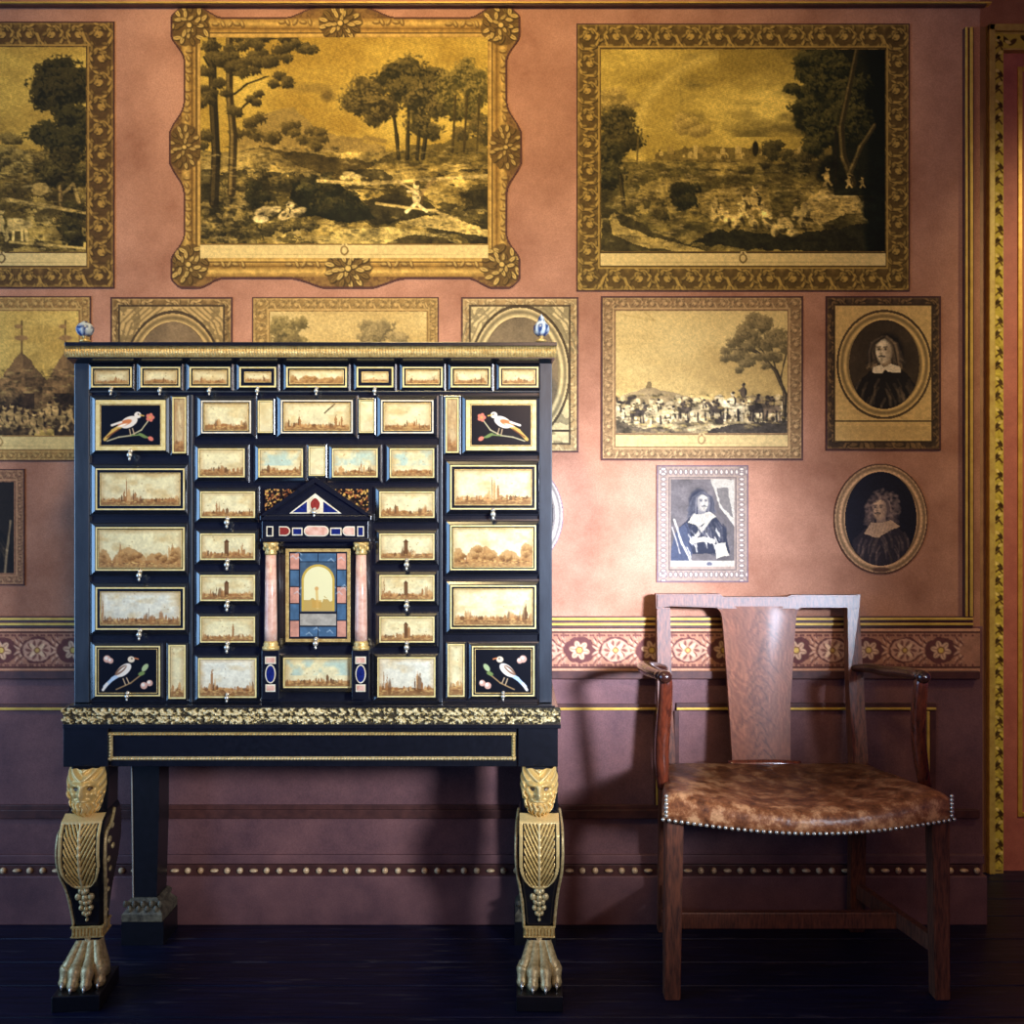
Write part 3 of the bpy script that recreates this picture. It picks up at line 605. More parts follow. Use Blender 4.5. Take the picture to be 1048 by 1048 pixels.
# armoured portrait
P = Art(66, 90, 1.7, (96,88,86), seed=17); P.img *= (1+(P.noise(14, 4)-.5)*.6)[..., None]
P.poly([(40,0),(66,0),(66,50),(52,30)], (176,166,150), 2); P.poly([(46,8),(58,10),(64,40),(54,30)], (110,102,96), 2)
P.bust(32, 24, 10.5, (196,184,162), (112,106,106), (40,42,54), 1, long=1.2, collar='wide', armour=True)
P.poly([(0,90),(4,56),(16,44),(24,60),(20,90)], (64,68,84), 2); P.line([(4,42),(12,66),(22,86)], 1.8, (186,176,160)); P.line([(2,50),(10,76)], 1.0, (170,160,150))
for q in range(22):
    x = 14+P.rng.rand()*40; y = 46+P.rng.rand()*28; P.line([(x,y),(x+3,y+5),(x+4,y+10)], 1.2, (206,196,178) if q % 2 else (40,42,56), .7)
P.line([(22,64),(34,62),(44,64)], 4, (210,196,170)); P.poly([(46,68),(56,65),(60,78),(46,82)], (180,170,152), 2); P.rect(0, 84, 66, 90, (196,186,166), .8); P.ell(40, 87, 3, 2, (90,90,100))
P.grain(.10, 1.5); P.hatch(.05, 1.7, .9)
def bead_border(A):
    A.img[:] = (154,132,116); w, h = A.w, A.h
    for x in np.arange(4, w, 5.2):
        for y in (7, h-8): A.ell(x, y, 2.2, 3.2, (110,96,96)); A.ell(x, y, 1.1, 2, (216,198,176))
    for y in np.arange(4, h, 5.2):
        for x in (7, w-7): A.ell(x, y, 3.2, 2.2, (110,96,96)); A.ell(x, y, 2, 1.1, (216,198,176))
    ed = np.minimum(np.minimum(A.X, w-A.X), np.minimum(A.Y, h-A.Y)); A.mix((ed < 1.5).astype(float), (104,82,92), .8); A.mix(((ed > 12) & (ed < 13.5)).astype(float), (90,80,80), .8)
print_thing('small pale engraving of an armoured long-haired person with sash, above the chair back', 672, 476, 766, 596, 686, 490, 752, 580, P, seed=9, paint_border=bead_border, r=1.6)
# ovals without rectangle
def oval_print(label, cx, cy, orx, ory, rx, ry, P, pal, seed, dk):
    def pb(A):
        d = np.hypot((A.X-A.w/2)/orx, (A.Y-A.h/2)/ory); t = np.clip(.5+.5*np.sin((1-d)*orx*1.15), 0, 1)[..., None]
        A.img = np.array(pal)*.6*(1-t)+np.array(pal)*1.05*t
        an = np.arctan2(A.Y-A.h/2, A.X-A.w/2); A.mix(((d > .86) & (np.sin(an*60) > .2)).astype(float), tuple(c*.7 for c in pal), .5)
        A.mix((d > .965).astype(float), dk, .8)
        A.ell(A.w/2, A.h-5, 9, 2.6, dk, a=.7)
    return print_thing(label, cx-orx, cy-ory, cx+orx, cy+ory, cx-rx, cy-ry, cx+rx, cy+ry, P, seed=seed, paint_border=pb, shape=oval_mask(orx, ory, orx, ory), inner_mask=oval_mask(orx, ory, rx, ry), r=1.6)
P = Art(74, 97, 1.7, (24,24,36), seed=18); P.bust(37, 38, 13, (204,166,132), (136,112,100), (44,38,46), -1, long=1.0, collar='wide', curls=True)
P.grain(.14, 1.6)
oval_print('plain oval engraving of a person in a curled wig, lowest on the right wall', 901.5, 531, 48.5, 57, 37, 48.5, P, (206,162,118), 31, (70,44,38))
P = Art(66, 84, 1.3, (70,64,66), seed=19); P.bust(33, 34, 12, (200,186,160), (130,120,112), (60,56,60), 1)
oval_print('pale oval engraving peeping out behind the cabinet\'s right side', 534, 527, 43, 53, 33, 42, P, (206,190,176), 32, (120,96,104))
# small one at the far left
P = Art(62, 94, 1.3, (32,26,24), seed=20); P.bust(30, 30, 12, (190,160,110), (110,88,60), (24,20,20), 1); P.line([(52,94),(54,70),(58,40)], 2, (170,140,100), .7); P.grain(.14, 1.6)
print_thing('small dark engraving at the left edge, below the tents picture', -58, 480, 25, 599, -47, 493, 15, 587, P, (120,82,60), (176,130,92), seed=10, r=1.2, step=8)
def rebase(t, loc):
    t.location = loc
    for ch in t.children: ch.location = ch.location-Vector(loc)
# ------------------------------------------------------------ the room
XE = XX(1003, YW)          # right end of the main wall
ZT = 2.72
struct('wall_back', box(bmesh.new(), -3.0, XE, YW, YW+.5, .0, ZT), M['wall_upper'])
struct('wall_recess', box(bmesh.new(), XE, 3.2, YR, YR+.13, -.05, ZT), M['wall_upper'])
struct('ceiling', box(bmesh.new(), -3.0, 3.2, -1.6, YR+.13, ZT, ZT+.08), M['ceiling'])
# floor of dark boards that run along the wall
fm = bpy.data.materials.new('dark_floor_boards'); fm.use_nodes = True
N = fm.node_tree.nodes; L = fm.node_tree.links; b = N['Principled BSDF']
tc = N.new('ShaderNodeTexCoord'); sp = N.new('ShaderNodeSeparateXYZ'); L.new(tc.outputs['Object'], sp.inputs[0])
mp = N.new('ShaderNodeMapping'); mp.inputs['Scale'].default_value = (2, 30, 1); L.new(tc.outputs['Object'], mp.inputs[0])
n1 = N.new('ShaderNodeTexNoise'); n1.inputs['Scale'].default_value = 3; n1.inputs['Detail'].default_value = 8; L.new(mp.outputs[0], n1.inputs[0])
r1 = N.new('ShaderNodeValToRGB'); r1.color_ramp.elements[0].color = (*srgb((9,12,34)), 1); r1.color_ramp.elements[1].color = (*srgb((22,26,58)), 1)
r1.color_ramp.elements[0].position = .35; r1.color_ramp.elements[1].position = .75
L.new(n1.outputs[0], r1.inputs[0])
n3 = N.new('ShaderNodeTexNoise'); n3.inputs['Scale'].default_value = 14; n3.inputs['Detail'].default_value = 8; mp3 = N.new('ShaderNodeMapping'); mp3.inputs['Scale'].default_value = (.5, 4, 1); L.new(tc.outputs['Object'], mp3.inputs[0]); L.new(mp3.outputs[0], n3.inputs[0])
r3 = N.new('ShaderNodeValToRGB'); r3.color_ramp.elements[0].position = .60; r3.color_ramp.elements[1].position = .66  # pale streaks painted into the colour as glints on the boards
r3.color_ramp.elements[1].color = (.5,.5,.5,1)
L.new(n3.outputs[0], r3.inputs[0])
mx = N.new('ShaderNodeMix'); mx.data_type = 'RGBA'; mx.inputs[7].default_value = (*srgb((70,66,74)), 1)
L.new(r3.outputs[0], mx.inputs[0]); L.new(r1.outputs[0], mx.inputs[6]); L.new(mx.outputs[2], b.inputs['Base Color'])
b.inputs['Roughness'].default_value = .42; b.inputs['Specular IOR Level'].default_value = .3
nb = N.new('ShaderNodeBump'); nb.inputs['Strength'].default_value = .3; nb.inputs['Distance'].default_value = .004
L.new(n1.outputs[0], nb.inputs['Height']); L.new(nb.outputs[0], b.inputs['Normal'])
bm = bmesh.new(); y = -1.6; k = 0
while y < YR:
    y2 = min(y+.115+.012*((k*7) % 3), YR)
    box(bm, -3.0, 3.2, y, y2-(.0035 if y2 < YR else 0), -.03, 0, .0018); y = y2; k += 1
box(bm, -3.0, 3.2, -1.6, YR, -.05, -.012)
struct('floor', bm, fm)
# top trim
bm = bmesh.new(); z = ZZ(3.2, YW-.02)
box(bm, -3, XE+.02, YW-.022, YW, z, z+.003); struct('trim_1', bm, M['goldline'])
bm = bmesh.new(); box(bm, -3, XE+.01, YW-.016, YW, z-.003, z); struct('trim_2', bm, M['mould'])
# mouldings: helper gives a run with dark body and gilt lines
def zr(a, b, Y): return (ZZ(b, Y), ZZ(a, Y))
body = bmesh.new(); gold = bmesh.new()
def run_h(px0, px1, py0, py1, d, golds=()):
    Y = YW-d; x0 = XX(px0, Y); x1 = XX(px1, Y)
    box(body, x0, x1, Y, YW, ZZ(py1, Y), ZZ(py0, Y), .0015)
    for g0, g1 in golds: box(gold, x0+.0005, x1-.0005, Y-.004, Y+.001, ZZ(g1, Y), ZZ(g0, Y), .0012)
def run_v(px0, px1, py0, py1, d, golds=()):
    Y = YW-d
    box(body, XX(px0, Y), XX(px1, Y), Y, YW, ZZ(py1, Y), ZZ(py0, Y), .0015)
    for g0, g1 in golds: box(gold, XX(g0, Y), XX(g1, Y), Y-.0042, Y+.001, ZZ(py1, Y)+.0005, ZZ(py0, Y)-.0005, .0012)
LFT = -700
run_h(LFT, 996, 631, 643, .012, ((632.2,634.6),(637.5,640)))
run_v(987, 997, 28, 631, .0122, ((987.8,990),(992.4,995.4)))
# lower dado panels
run_h(LFT, 673, 720.5, 726.5, .012, ((724,726.6),)); run_v(669, 675, 726.5, 824, .0118, ((671.4,673.2),)); run_h(LFT, 676, 824, 829, .012, ())
run_h(692, 958, 719.5, 727.5, .012, ((724,726.4),)); run_v(948, 958, 727.5, 824, .0118, ((948.4,951),)); run_h(692, 958, 824, 829, .012, ()); run_v(690, 695, 727.5, 824, .0118)
run_h(LFT, 1003, 829, 838, .018); run_h(LFT, 1003, 885, 897, .012)
bs = bmesh.new(); box(bs, -3, XE+.006, YW-.014, YW, ZZ(884.6, YW-.014), ZZ(875, YW-.014), .003); struct('trim_7', bs, M['wall_lower'])
run_h(LFT, 1003, 687, 695, .022)
body.normal_update(); struct('trim_3', body, M['mould']); struct('trim_4', gold, M['goldline'])
# the dado below the border, mauve; a slightly proud board keeps its own colour
bm = bmesh.new(); box(bm, -3, XE+.004, YW-.006, YW+.002, 0, ZZ(641, YW)); struct('wall_dado', bm, M['wall_lower'])
bm = bmesh.new(); box(bm, -3, XE+.01, YW-.02, YW, 0, ZZ(897, YW-.02), .003); struct('baseboard_back', bm, M['wall_lower'])
# border with rosettes in lozenges
A = Art(1703, 44, 1.0, (170,118,92), seed=41)
A.img *= (1+(A.noise(9, 3)-.5)*.25)[..., None]
A.rect(0, 0, 1703, 2.6, (206,150,116)); A.rect(0, 2.6, 1703, 4, (84,50,44)); A.rect(0, 39, 1703, 41, (84,50,44)); A.rect(0, 41, 1703, 44, (186,134,104))
x = 1703-(1003-963); k = 0
while x > 0:
    cy = 22
    A.ell(x, cy, 16.5, 13.5, (100,58,54), rough=.16, rs=5)
    if k % 2:
        A.ell(x, cy, 14.6, 11.6, (198,150,122), rough=.1, rs=5)
        for i in range(10):
            a = i*math.pi/5; A.ell(x+math.cos(a)*9, cy+math.sin(a)*7, 3.4, 1.5, (112,66,58), a+.3, soft=.8, a=.85)
        for i in range(4):
            a = .78+i*math.pi/2; A.ell(x+math.cos(a)*5.6, cy+math.sin(a)*4.4, 5, 2.0, (224,184,144), a, soft=.8)
        A.ell(x, cy, 3.2, 3.2, (110,66,44)); A.ell(x, cy, 2.1, 2.1, (206,166,92))
    else:
        for i in range(6):
            a = i*math.pi/3+.2; A.ell(x+math.cos(a)*6, cy+math.sin(a)*5.4, 4.6, 2.9, (214,172,136), a, soft=.9); A.line([(x+math.cos(a)*3, cy+math.sin(a)*3), (x+math.cos(a)*9, cy+math.sin(a)*8)], .7, (120,74,60), .7)
        A.ell(x, cy, 3.8, 3.8, (112,64,40)); A.ell(x, cy, 2.8, 2.8, (216,176,90))
    for sg in (-1, 1):
        for i in range(4):
            xx = x+18.5+((i % 2)*2-1)*2.2; A.ell(xx, cy+sg*(3+i*3.4), 3.6-i*.4, 1.4, (212,166,134), sg*(.6+i*.4)*(1 if i % 2 else -1)); A.ell(xx, cy+sg*(4.6+i*3.4), 3.0, .9, (104,60,54), -sg*(.5+i*.3))
        for q in (-14, -7, 0, 7, 14): A.ell(x+q, cy+sg*15.2, 1.3, 1.1, (100,56,52)); A.ell(x+q+18.5, cy+sg*15.2, 1.1, 1.0, (100,56,52))
    x -= 37; k += 1
A.grain(.08, 2)
dep = (.004*np.exp(-((np.abs(A.Y-22))/17)**8))
o = art_mesh('trim_5', A, 1003-1703, 643.5, YW-.014, M['paper'], None, thick=.02, relief=dep*0+.0)
o['kind'] = 'structure'
# pearl row
bm = bmesh.new(); x = 1000; Yb = YW-.014; k = 0
while x > -700:
    big = k % 3 != 1
    ball(bm, (XX(x, Yb), Yb, ZZ(891, Yb)), .0082 if big else .0115, .007, .0082 if big else .005, 10)
    x -= 13.2 if big else 14; k += 1
for f in bm.faces: f.smooth = True
struct('trim_6', bm, mat('pearl_bead', (236,206,160), .35, .1, col2=(196,150,104), scale=25))
# the door in the recess
dr = bpy.data.objects.new('door_1', None); COL.objects.link(dr); dr['kind'] = 'structure'; dr.location = (1.9, YR, 0)
def dput(o): o.location = (-1.9, -YR, 0); return o
Yc = YR-.03
xc0, xc1, xg = XX(1003, Yc), XX(1010.5, Yc), XX(1027, Yc); x9 = 2*1.9-xc0; xg9 = 2*1.9-xg
zt0, zt1 = ZZ(26, Yc), ZZ(51, Yc)
bm = bmesh.new(); box(bm, xc0, xc1, YR-.022, YR, 0, zt0); box(bm, x9-(xc1-xc0), x9, YR-.022, YR, 0, zt0); dput(obj('door_surround', bm, M['casing_flat'], dr))
bm = bmesh.new()
box(bm, xc1, xg, Yc, YR, 0, zt1); box(bm, xg9, 2*1.9-xc1, Yc, YR, 0, zt1); box(bm, xc1, 2*1.9-xc1, Yc, YR, zt1, zt0)
c1 = XX(1017, Yc); box(bm, xc1, c1, Yc-.012, Yc, 0, zt0, .003); box(bm, xc1, 2*1.9-xc1, Yc-.012, Yc, ZZ(33, Yc), zt0, .003)
dput(obj('door_casing', bm, M['casing'], dr))
# carved leaf strip on the casing
A = Art(1026.5-1017.5, 890-34, 1.6, (196,178,74), seed=43)
for k in range(28):
    y0 = 4+k*31.5
    for sg, yy in ((1, 0), (-1, 13)):
        A.ell(4.5+sg*1.2, y0+yy+6, 4.6, 2.2, (70,52,26), sg*.9); A.ell(4.5-sg*1.6, y0+yy+3, 2.6, 1.7, (226,206,120), sg*.5); A.line([(1, y0+yy+12), (5, y0+yy+9), (8, y0+yy+13)], 1.3, (84,60,30))
dput(art_mesh('carved_moulding', A, 1017.5, 34, Yc-.001, M['paper'], dr, thick=.002, relief=.004*np.clip(A.noise(5, 2)*2-.7, 0, 1)))
A = Art(170, 14, 1.6, (196,178,74), seed=44)
for k in range(8):
    y0 = 10+k*22; A.ell(y0, 5, 6, 2.6, (70,52,26), .6); A.ell(y0+9, 8, 5, 2.4, (84,62,30), -.7); A.ell(y0+4, 8, 3.4, 1.7, (226,206,120), .4)
dput(art_mesh('carved_moulding', A, 1017.5, 35, Yc-.001, M['paper'], dr, thick=.002))
bm = bmesh.new(); box(bm, xg, xg9, YR-.008, YR, 0, zt1); dput(obj('door_leaf', bm, M['door'], dr))
bm = bmesh.new(); Yp = YR-.012; a = XX(1042, Yp); a9 = 3.8-a; zz1 = ZZ(68, Yp); zz0 = .16; w = .014
box(bm, a, a+w, Yp, YR, zz0, zz1, .002); box(bm, a9-w, a9, Yp, YR, zz0, zz1, .002); box(bm, a+w, a9-w, Yp, YR, zz1-w, zz1, .002); box(bm, a+w, a9-w, Yp, YR, zz0, zz0+w, .002)
dput(obj('panel_moulding', bm, M['goldline'], dr))

# ------------------------------------------------------------ cabinet
YC = 2.20
cab = thing('cabinet', 'black ebony table cabinet of many small drawers with painted city views and inlaid birds', 'cabinet')
def cbox(px0, px1, py0, py1, Y0, Y1, nm, m, par=None, bev=0.001, bm=None, out=True):
    b_ = bm or bmesh.new(); box(b_, XX(px0, Y0), XX(px1, Y0), Y0, Y1, ZZ(py1, Y0), ZZ(py0, Y0), bev)
    return obj(nm, b_, m, par or cab) if out else b_
cbox(76, 565, 366, 719, YC, 2.50, 'carcass', M['ebony'])
bm = bmesh.new()
cbox(76.5, 91, 368, 719, YC-.008, YC, '', 0, bm=bm, out=False); cbox(552, 564.5, 368, 719, YC-.008, YC, '', 0, bm=bm, out=False)
for x in (194.5, 450.5): cbox(x-.8, x+2.2, 404, 719, YC-.006, YC, '', 0, bm=bm, out=False)
for yy in (400.5,): cbox(91, 552, yy-.6, yy+1.2, YC-.006, YC, '', 0, bm=bm, out=False)
obj('frame_rib', bm, M['ebony_grey'], cab)
# cornice
bm = bmesh.new(); Yk = 2.165
box(bm, XX(66, Yk), XX(570, Yk), Yk, 2.512, ZZ(354, Yk), ZZ(350, Yk), .001)
box(bm, XX(69, Yk+.012), XX(567.5, Yk+.012), Yk+.012, 2.505, ZZ(367, Yk), ZZ(354, Yk))
x0, x1 = XX(69, Yk+.006), XX(568, Yk+.006); xa, xb = XX(76, YC), XX(565, YC); z1_, z0_ = ZZ(366.5, Yk), ZZ(373, YC)
loft(bm, [[(x0, Yk+.006, z1_), (x1, Yk+.006, z1_), (x1, 2.505, z1_), (x0, 2.505, z1_)][::-1], [(xa, YC-.006, z0_), (xb, YC-.006, z0_), (xb, 2.50, z0_), (xa, 2.50, z0_)][::-1]]); fixn(bm)
obj('cornice', bm, M['ebony'], cab)
def ripple(nm, px0, px1, py0, py1, Y, mt, pitch, amp, par, prof=True, vert=False):
    """ripple moulding: fine ribs across a half-round band"""
    n = int((px1-px0 if not vert else py1-py0)/pitch*4); m = 6
    vs = []; fs = []
    for i in range(n+1):
        for j in range(m+1):
            u = i/n; v = j/m
            d = (.006*math.sin(math.pi*v) if prof else .003)+amp*math.sin(i*math.pi/2)*math.sin(math.pi*v)
            if vert: p = W(px0+(px1-px0)*v, py0+(py1-py0)*u, Y)
            else: p = W(px0+(px1-px0)*u, py0+(py1-py0)*v, Y)
            vs.append((p.x, Y-d, p.z))
    for i in range(n):
        for j in range(m):
            a = i*(m+1)+j
            q = (a, a+1, a+m+2, a+m+1)
            fs.append(q if not vert else q[::-1])
    me = bpy.data.meshes.new(nm); me.from_pydata(vs, [], fs); return link(nm, me, mt, par)
ripple('ripple_moulding', 67, 569.5, 354, 365.5, Yk+.011, M['gilt'], 2.9, .0012, cab)

# painted panels
def city(w, h, seed, kind='plain', warm=.5):
    A = Art(w, h, 2.0, seed=seed); rg = A.rng
    top = np.array((226,216,166)) if kind != 'white' else np.array((230,228,206)); bot = np.array((222,208,164)) if kind != 'white' else np.array((210,204,180))
    t = (A.Y/h)[..., None]; A.img = top*(1-t)+bot*t
    A.img *= (1+(A.noise(8, 4)-.5)*.22)[..., None]
    A.mix(np.clip((A.noise(9, 3, 1.8, 1)-.5)*3, 0, 1), (196,162,100), .55)
    if kind == 'blue': A.mix(np.clip((A.noise(12, 3)-.38)*4, 0, 1)*(A.Y < h*.6), (166,194,184), .75)
    if kind == 'blank':
        A.mix((A.noise(5, 3) > .6).astype(float), (190,170,120), .25); return A
    base = h*(.80+.06*rg.rand()); dk = (92,58,32); md = (150,100,56)
    n = A.noise(10, 3); A.mix(np.clip((A.Y-base+1+(n-.5)*6)/1.5, 0, 1), (166,116,66), .85); A.mix(np.clip((A.Y-h+h*.12+(A.noise(6, 3)-.5)*5)/1.2, 0, 1), dk, .6)
    x = 1.0
    while x < w-1:
        bw = 1.0+rg.rand()*2.0; e = max(0, math.sin(x/w*9+seed*1.7))**.8*(.6+.4*math.sin(x/w*23+seed)); bh = h*(.03+.05*rg.rand()+.58*rg.rand()*e); c = (dk, md, (146,94,50), (190,140,84))[rg.randint(4)]
        if rg.rand() < .08: bh *= 1.5; bw = 1.0
        if rg.rand() < .6: A.poly([(x, base+2), (x, base-bh*.7), (x+bw/2, base-bh-1), (x+bw, base-bh*.7), (x+bw, base+2)], c, .5, 3, a=.8)
        else: A.ell(x+bw/2, base, bw*.9, bh*.7, c, a=.7, rough=.3, rs=3)
        x += bw*(.6+rg.rand()*1.1)
    if kind == 'tower':
        tx = w*.48; A.rect(tx-2.2, h*.28, tx+2.2, base+2, dk, .85); A.poly([(tx-3, h*.3), (tx, h*.16), (tx+3, h*.3)], dk)
    if kind == 'hills':
        for cx_, rx_, ry_ in ((.06,.08,.34),(.34,.17,.36),(.46,.12,.26),(.70,.12,.24),(.93,.09,.42)):
            A.ell(w*cx_, base, w*rx_, h*ry_, (172,126,72), rough=.28, rs=6, a=.8)
            A.foliage(w*cx_, base-h*ry_*.35, w*rx_*.9, h*ry_*.5, 60, 1.2, (112,74,38), (196,152,92))
    if kind == 'crack': A.line([(w*.62, h*.36), (w*.68, h*.22), (w*.74, h*.1), (w*.78, 0)], 1.0, (60,44,28), .9)
    for k in range(int(w*h/30)): A.ell(rg.rand()*w, base+rg.rand()*(h-base), 1.2, .6, dk if k % 2 else (214,180,110), a=.6, soft=.6)
    ed = np.minimum(np.minimum(A.X, w-A.X), np.minimum(A.Y*1.3, h-A.Y)); A.mix(np.clip(1-ed/(3.5+4*A.noise(7, 3)), 0, 1), (176,140,90), .5)
    for k in range(4): A.ell(rg.rand()*w, rg.rand()*h*.6, .7, .6, (150,120,80), a=.6, soft=.5)
    if kind == 'brown': A.mix(A.noise(3, 3, .5, 3), (140,96,60), .7)
    A.img *= (1+(A.noise(2, 2)-.5)*.14)[..., None]
    return A
def bird(w, h, seed, d, low):
    A = Art(w, h, 2.6, (12,14,22), seed=seed)
    f = lambda x: (x if d > 0 else 1-x)*w
    WH, OR, PK, GR, YL = (232,222,206), (206,124,74), (214,120,98), (112,132,74), (206,168,84)
    if not low:
        A.line([(f(.10), h*.9), (f(.3), h*.80), (f(.5), h*.76), (f(.68), h*.62), (f(.80), h*.38)], 1.1, (190,180,140))
        A.line([(f(.5), h*.76), (f(.66), h*.74), (f(.85), h*.84)], 1.4, GR); A.ell(f(.70), h*.76, 5, 1.7, GR, .5*d); A.ell(f(.84), h*.84, 3, 2.2, PK, .5*d)
        for k in range(5): a = k*1.256; A.ell(f(.83)+math.cos(a)*2.3, h*.30+math.sin(a)*2.3, 2.3, 2, PK, a)
        A.ell(f(.83), h*.30, 1.1, 1.1, YL)
        A.line([(f(.06), h*.86), (f(.2), h*.64), (f(.36), h*.5)], 3.2, YL, 1, 4); A.line([(f(.1), h*.8), (f(.3), h*.6)], 1.2, (120,70,40))
        A.ell(f(.47), h*.42, 9.5, 5.4, WH, -.45*d, soft=.7); A.ell(f(.62), h*.24, 3.6, 3.3, WH, soft=.7); A.line([(f(.66), h*.24), (f(.72), h*.26)], 1.2, YL)
        A.ell(f(.40), h*.44, 7.5, 2.8, OR, -.35*d, soft=.8); A.line([(f(.18), h*.5), (f(.34), h*.42)], 2.2, WH); A.ell(f(.36), h*.50, 5, 1.1, (250,236,214), -.3*d)
        A.ell(f(.63), h*.22, .7, .7, (20,16,16)); A.line([(f(.48), h*.6), (f(.5), h*.75)], .9, (200,170,130)); A.line([(f(.53), h*.58), (f(.56), h*.73)], .9, (200,170,130))
    else:
        A.line([(f(.3), h*.93), (f(.55), h*.78), (f(.72), h*.6), (f(.8), h*.42)], 1.2, (150,120,80)); A.ell(f(.80), h*.42, 4.6, 2.6, (164,180,130), -.9*d); A.ell(f(.74), h*.56, 3.6, 2, GR, -.3*d)
        for x, y, r in ((.78,.84,3.6),(.88,.78,3.2),(.14,.22,3.8),(.20,.26,3)): A.ell(f(x), h*y, r, r, (206,160,140)); A.ell(f(x)-.8, h*y-.8, r*.5, r*.5, WH)
        A.line([(f(.10), h*.86), (f(.24), h*.68), (f(.36), h*.58)], 3.2, (176,196,214), 1, 4.4); A.line([(f(.07), h*.94), (f(.14), h*.8)], 2.6, WH)
        A.ell(f(.43), h*.48, 9.2, 4.9, WH, -.7*d, soft=.7); A.ell(f(.38), h*.48, 7.6, 2.5, (130,96,72), -.7*d, soft=.7); A.ell(f(.40), h*.46, 5, .8, WH, -.7*d)
        A.ell(f(.56), h*.23, 3.6, 3.2, (226,206,176), soft=.7); A.line([(f(.62), h*.2), (f(.68), h*.22)], 1.2, OR); A.ell(f(.57), h*.21, .7, .7, (20,16,16))
        A.line([(f(.42), h*.68), (f(.46), h*.82)], .9, (200,170,130)); A.line([(f(.48), h*.66), (f(.52), h*.78)], .9, (200,170,130))
    return A
def rring(bm, px0, px1, py0, py1, t, Y, d):
    """rectangular ring t wide, d proud of Y"""
    for q in ((px0, px1, py0, py0+t), (px0, px1, py1-t, py1), (px0, px0+t, py0+t, py1-t), (px1-t, px1, py0+t, py1-t)):
        box(bm, XX(q[0], Y), XX(q[1], Y), Y-d, Y, ZZ(q[3], Y), ZZ(q[2], Y), .0004)
knob_me = None
def knob(px, py, par, small=False):
    global knob_me
    if knob_me is None:
        bm = bmesh.new(); s_ = .0105
        ball(bm, (0, 0, 0), .0052, .004, .0052, 10); ball(bm, (0, -.005, 0), .0034, .005, .0034, 8)
        ball(bm, (0, -.007, -.009), .0062, .0055, .0062, 10); ball(bm, (0, -.007, -.018), .0030, .003, .0042, 8)
        box(bm, -.002, .002, 0, .01, -.002, .002)
        knob_me = bpy.data.meshes.new('knob'); bm.to_mesh(knob_me); bm.free(); knob_me.materials.append(M['silver'])
        for p in knob_me.polygons: p.use_smooth = True
    o = bpy.data.objects.new('knob', knob_me); COL.objects.link(o); o.parent = par
    w = W(px, py, YC-.014); o.location = w
    if small: o.scale = (.8, .8, .8)
    return o
def drawer(x0, x1, y0, y1, art, kn=True, mg=(6,5,5,5), ring='ivory', rw=1.7, mat_w=0, nm='drawer', pilaster=False):
    l, t, r, b_ = mg; Y1 = YC-.001; Yf = Y1-.0075-.50*.45*l*YC/F
    bm = bmesh.new()
    # bevelled field: outer rim, step, bevel up to the flat
    def rg(a, b, c, d, Y): return [W(a, c, Y), W(b, c, Y), W(b, d, Y), W(a, d, Y)]
    rings = [rg(x0-l, x1+r, y0-t, y1+b_, Y1+.003), rg(x0-l, x1+r, y0-t, y1+b_, Y1-.004), rg(x0-l*.72, x1+r*.72, y0-t*.72, y1+b_*.72, Y1-.0045),
             rg(x0-l*.6, x1+r*.6, y0-t*.6, y1+b_*.6, Y1-.007), rg(x0-l*.15, x1+r*.15, y0-t*.15, y1+b_*.15, Yf), rg(x0, x1, y0, y1, Yf)]
    loft(bm, rings); fixn(bm)
    d = obj(nm, bm, M['ebony'], cab)
    bm = bmesh.new(); rring(bm, x0, x1, y0, y1, rw, Yf, .0018); obj('inlay_border', bm, M[ring], d)
    i = rw+.4
    if mat_w:
        i += mat_w; bm = bmesh.new(); rring(bm, x0+i-.2, x1-i+.2, y0+i-.2, y1-i+.2, .8, Yf, .0013); obj('fillet', bm, M['gilt'], d); i += .8
    art_mesh('picture_panel', art(x1-x0-2*i, y1-y0-2*i), x0+i, y0+i, Yf-.0008, M['inlay'], d, thick=.001)
    if kn: knob((x0+x1)/2, y1+.5 if y1 < 700 else y1-3.5, d, y1-y0 < 24 or y1 > 700)
    return d
sd = [100]
def C(kind='plain'):
    sd[0] += 1; s_ = sd[0]; return lambda w, h: city(w, h, s_, kind)
m1 = (4,4,3,4)
for i, (a, b_) in enumerate(((93.5,135),(144,184.5),(194,235.5),(245,282.5),(293,355),(365,402.5),(412,453),(461.5,502),(511,551))):
    drawer(a, b_, 375.5, 396.5, C('plain' if i != 4 else 'hills'), i < 6, m1, 'ivory', 1.6, 1.4 if i not in (3,5) else 3.2)
for x0, x1, dd in ((98,169.5,1),(477,548.6,-1)):
    drawer(x0, x1, 409.5, 461, lambda w, h, dd=dd: bird(w, h, 60+dd, dd, False), dd == 1, (6,5,6,5), 'ivory', 4.2, .2)
for x0, x1, dd in ((97.5,164,1),(483,547,-1)):
    drawer(x0, x1, 661, 712.5, lambda w, h, dd=dd: bird(w, h, 70+dd, dd, True), True, (5,4,5,4), 'ivory', 1.4, 1.2)
for a in ((176.5,190.5,406.5,464),(456,469.5,407,463.5),(172.5,190,660,715),(458,475.5,659,713)):
    sd[0] += 1
    drawer(*a, (lambda w, h, s_=sd[0], kd=('brown' if a[2] < 500 else 'plain'): city(w, h, s_, kd)), False, (2,2,2,2), 'ivory', 1.5, 0, 'side_panel')
for a in ((206,257,410,443.5,'plain'),(287.6,361,409.5,443.5,'crack'),(390,443.6,409.5,443.5,'plain')): drawer(*a[:4], C(a[4]), False, (6,5,5,5), 'ivory_white', 1.4, 1.0)
for a in ((264,279,410,443),(367.5,382.5,409.5,443),(316,332.6,457,487)): drawer(*a, (lambda w, h, s_=int(a[0]): city(w, h, s_, 'blank')), False, (2,2,2,2), 'ivory', 1.0, 0, 'side_panel')
